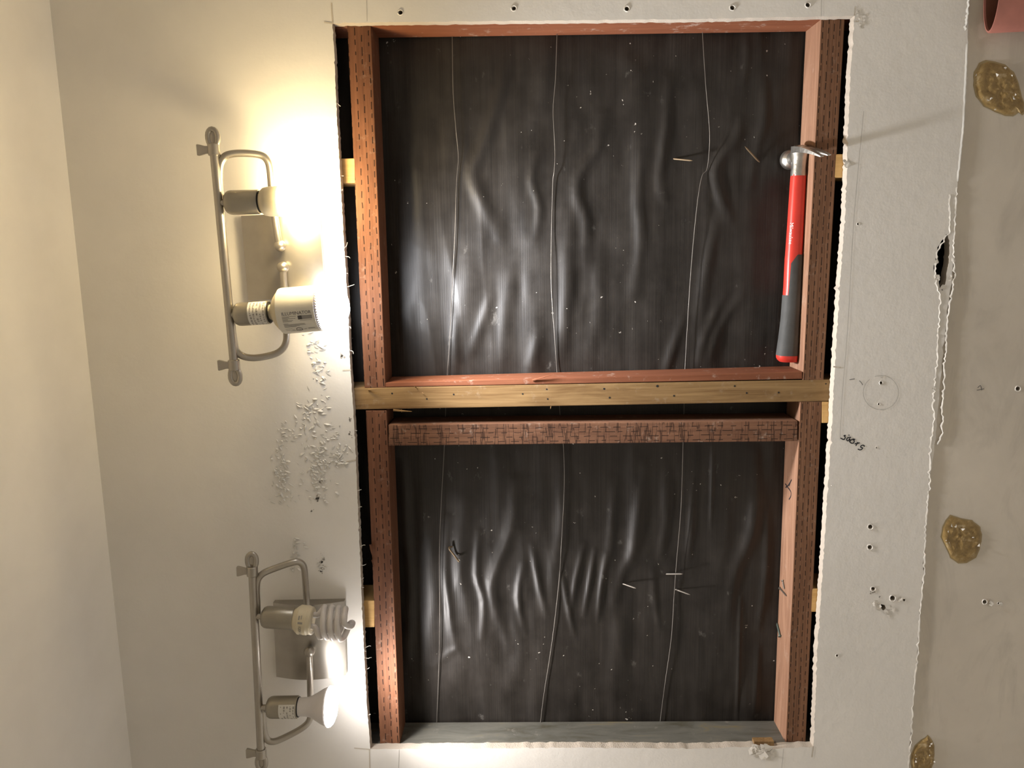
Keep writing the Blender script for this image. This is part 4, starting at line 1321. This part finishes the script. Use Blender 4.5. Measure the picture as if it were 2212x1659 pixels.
# set it down on the sill: lowest side of the handle touches the sill face
def sill_z(x): 
    return su_p.z - su_n.x / su_n.z * (x - su_p.x)
root = empty('hammer', (hd1.x, YH, sill_z(hd1.x)))
LH_ = (hd1 - hd0).length
hz = Vector((0, -1, 0)).cross(hax).normalized()
if hz.z < 0: hz = -hz                          # up, across the handle
hy = Vector((0, 1, 0))
secs = [  # share of length, half height, half depth, shift up
    (0.0, 0.0112, 0.0105), (0.06, 0.0115, 0.0105), (0.30, 0.0122, 0.0108), (0.42, 0.0126, 0.0112), (0.45, 0.0128, 0.0116), (0.60, 0.0128, 0.0122), (0.78, 0.0136, 0.0126), (0.88, 0.0148, 0.0134), (0.95, 0.0158, 0.0140), (0.965, 0.0160, 0.0142), (0.985, 0.0158, 0.0138), (1.0, 0.0135, 0.0115)]
def hcen(t):
    for (t0, a0, b0), (t1, a1, b1) in zip(secs[:-1], secs[1:]):
        if t <= t1 + 1e-9:
            k = (t - t0) / (t1 - t0)
            hh, hd = a0 + (a1 - a0) * k, b0 + (b1 - b0) * k
            break
    x = hd0.x + (hd1.x - hd0.x) * t
    return Vector((x, YH, sill_z(x) + hh + 0.0002)), hh, hd
NSEG = 48
def ring(t, grow=0.0):
    c_, a, b = hcen(t)
    out = []
    for i in range(NSEG):
        th = 2 * math.pi * i / NSEG
        ct, st = math.cos(th), math.sin(th)
        n_ = 2.6
        r = 1.0 / ((abs(ct) ** n_ + abs(st) ** n_) ** (1 / n_))
        out.append(c_ + hz * ((a + grow) * r * ct) - hy * ((b + grow) * r * st))
    return out
def loft(ts, name, mat, grow=0.0, split=None):
    vs = []; fs = []; mi = []
    for t in ts: vs += ring(t, grow)
    for i in range(len(ts) - 1):
        for k in range(NSEG):
            fs.append((i * NSEG + k, i * NSEG + (k + 1) % NSEG, (i + 1) * NSEG + (k + 1) % NSEG, (i + 1) * NSEG + k))
    fs.append(tuple(range(NSEG - 1, -1, -1))); fs.append(tuple((len(ts) - 1) * NSEG + k for k in range(NSEG)))
    return mk(name, vs, fs, mat, parent=root, smooth=40)
ts = [i / 40 for i in range(0, 28)]
shaft = loft(ts, 'red_shaft', M_RED)
# rubber grip: sleeve that leaves a red tongue on the upper side
NG = 44
def grip_start(k):
    th = 2 * math.pi * k / NSEG                    # 0 = up, camera side = pi/2
    dd = min(th, 2 * math.pi - th)
    if dd < 0.99: return 0.64
    return 0.475 - 0.05 * min(1, (dd - 0.99) / 0.75)
rings_ = []
for i in range(NG + 1):
    row = []
    for k in range(NSEG):
        t0_ = grip_start(k); t = t0_ + (0.965 - t0_) * i / NG
        row.append(ring(t, 0.0006)[k])
    rings_.append(row)
vs = [p for row in rings_ for p in row]; fs = []
for i in range(NG):
    for k in range(NSEG):
        fs.append((i * NSEG + k, i * NSEG + (k + 1) % NSEG, (i + 1) * NSEG + (k + 1) % NSEG, (i + 1) * NSEG + k))
fs.append(tuple(NG * NSEG + k for k in range(NSEG)))
mk('rubber_grip', vs, fs, M_GRIP, parent=root, smooth=40)
loft([0.962, 0.97, 0.98, 0.99, 1.0], 'end_cap', M_RED, 0.0004)
# lettering on the shaft, near its upper edge
def on_shaft(x, y):
    t = 0.26 + x / LH_
    c_, a, b = hcen(min(t, 0.44))
    ang = 0.62 + y / a
    ct, st = math.cos(ang), math.sin(ang)
    r = 1.0 / ((abs(ct) ** 2.6 + abs(st) ** 2.6) ** (1 / 2.6))
    return c_ + hz * (a * r * ct) - hy * (b * r * st) + (hz * ct - hy * st) * 0.0004
text_mesh('Milwaukee', 0.0078, on_shaft, 'handle_lettering', M_WHITE, shaft)
# steel head
c0, a0, b0 = hcen(0.0)
hx = -hax                                     # towards the head end
g = G(); prof = [(-0.006, 0.0118), (0.0, 0.0120), (0.006, 0.0116), (0.018, 0.0120), (0.028, 0.0135), (0.036, 0.0130), (0.040, 0.0095), (0.0405, 0.0)]
lathe(g, prof, c0, hx, 24)
mk('head_eye', g.v, g.f, M_STEEL, parent=root, smooth=50)
hc = c0 + hx * 0.0265
pd = (hy * 1.0 + hz * 0.10 - hx * 0.02).normalized()
g = G(); lathe(g, [(0.0, 0.0110), (0.010, 0.0100), (0.015, 0.0102), (0.019, 0.0140), (0.0215, 0.0152), (0.0285, 0.0152), (0.030, 0.0142), (0.030, 0.0)], hc - hx * 0.004 + hz * 0.004, pd, 28)
mk('poll', g.v, g.f, M_STEEL, parent=root, smooth=35)
# claw: two tines that curve down over the front of the sill
vs = []; fs = []
path = []
for i in range(13):
    t = i / 12
    fy = -0.004 - 0.064 * t
    dn = 0.002 + 0.019 * t ** 1.7
    back = 0.006 - 0.016 * t ** 2.0
    path.append((hc + hy * fy - hz * (dn - 0.006) + hx * back, 0.0118 * (1 - 0.15 * t), 0.0095 * (1 - t) ** 0.8 + 0.0013))
g1 = G()
for s in (-1, 1):
    vs = []; fs = []
    for i, (p, hw, th) in enumerate(path):
        t = i / 12
        gap = 0.0 if t < 0.30 else 0.0034 * ((t - 0.30) / 0.70) ** 0.8
        tang = (path[min(i + 1, 12)][0] - path[max(i - 1, 0)][0]).normalized()
        wv = hz - tang * hz.dot(tang); wv.normalize()
        nv_ = tang.cross(wv)
        inner = wv * (s * gap); outer = wv * (s * max(hw, gap + 0.003))
        vs += [p + inner - nv_ * th / 2 * 0.8, p + outer - nv_ * th / 2, p + outer + nv_ * th / 2, p + inner + nv_ * th / 2 * 0.8]
    for i in range(12):
        for j in range(4): fs.append((i * 4 + j, i * 4 + (j + 1) % 4, (i + 1) * 4 + (j + 1) % 4, (i + 1) * 4 + j))
    fs.append((0, 1, 2, 3)); fs.append((48, 49, 50, 51))
    mk('claw', vs, fs, M_STEEL, parent=root, smooth=35)
tag(root, 'claw hammer with red handle and grey rubber grip lying on the sill', 'hammer')
print('ceiling', ZC, 'hammer length', LH_, 'hammer z', hd0.z, c0.z, hd1.z, hcen(1.0)[0].z)
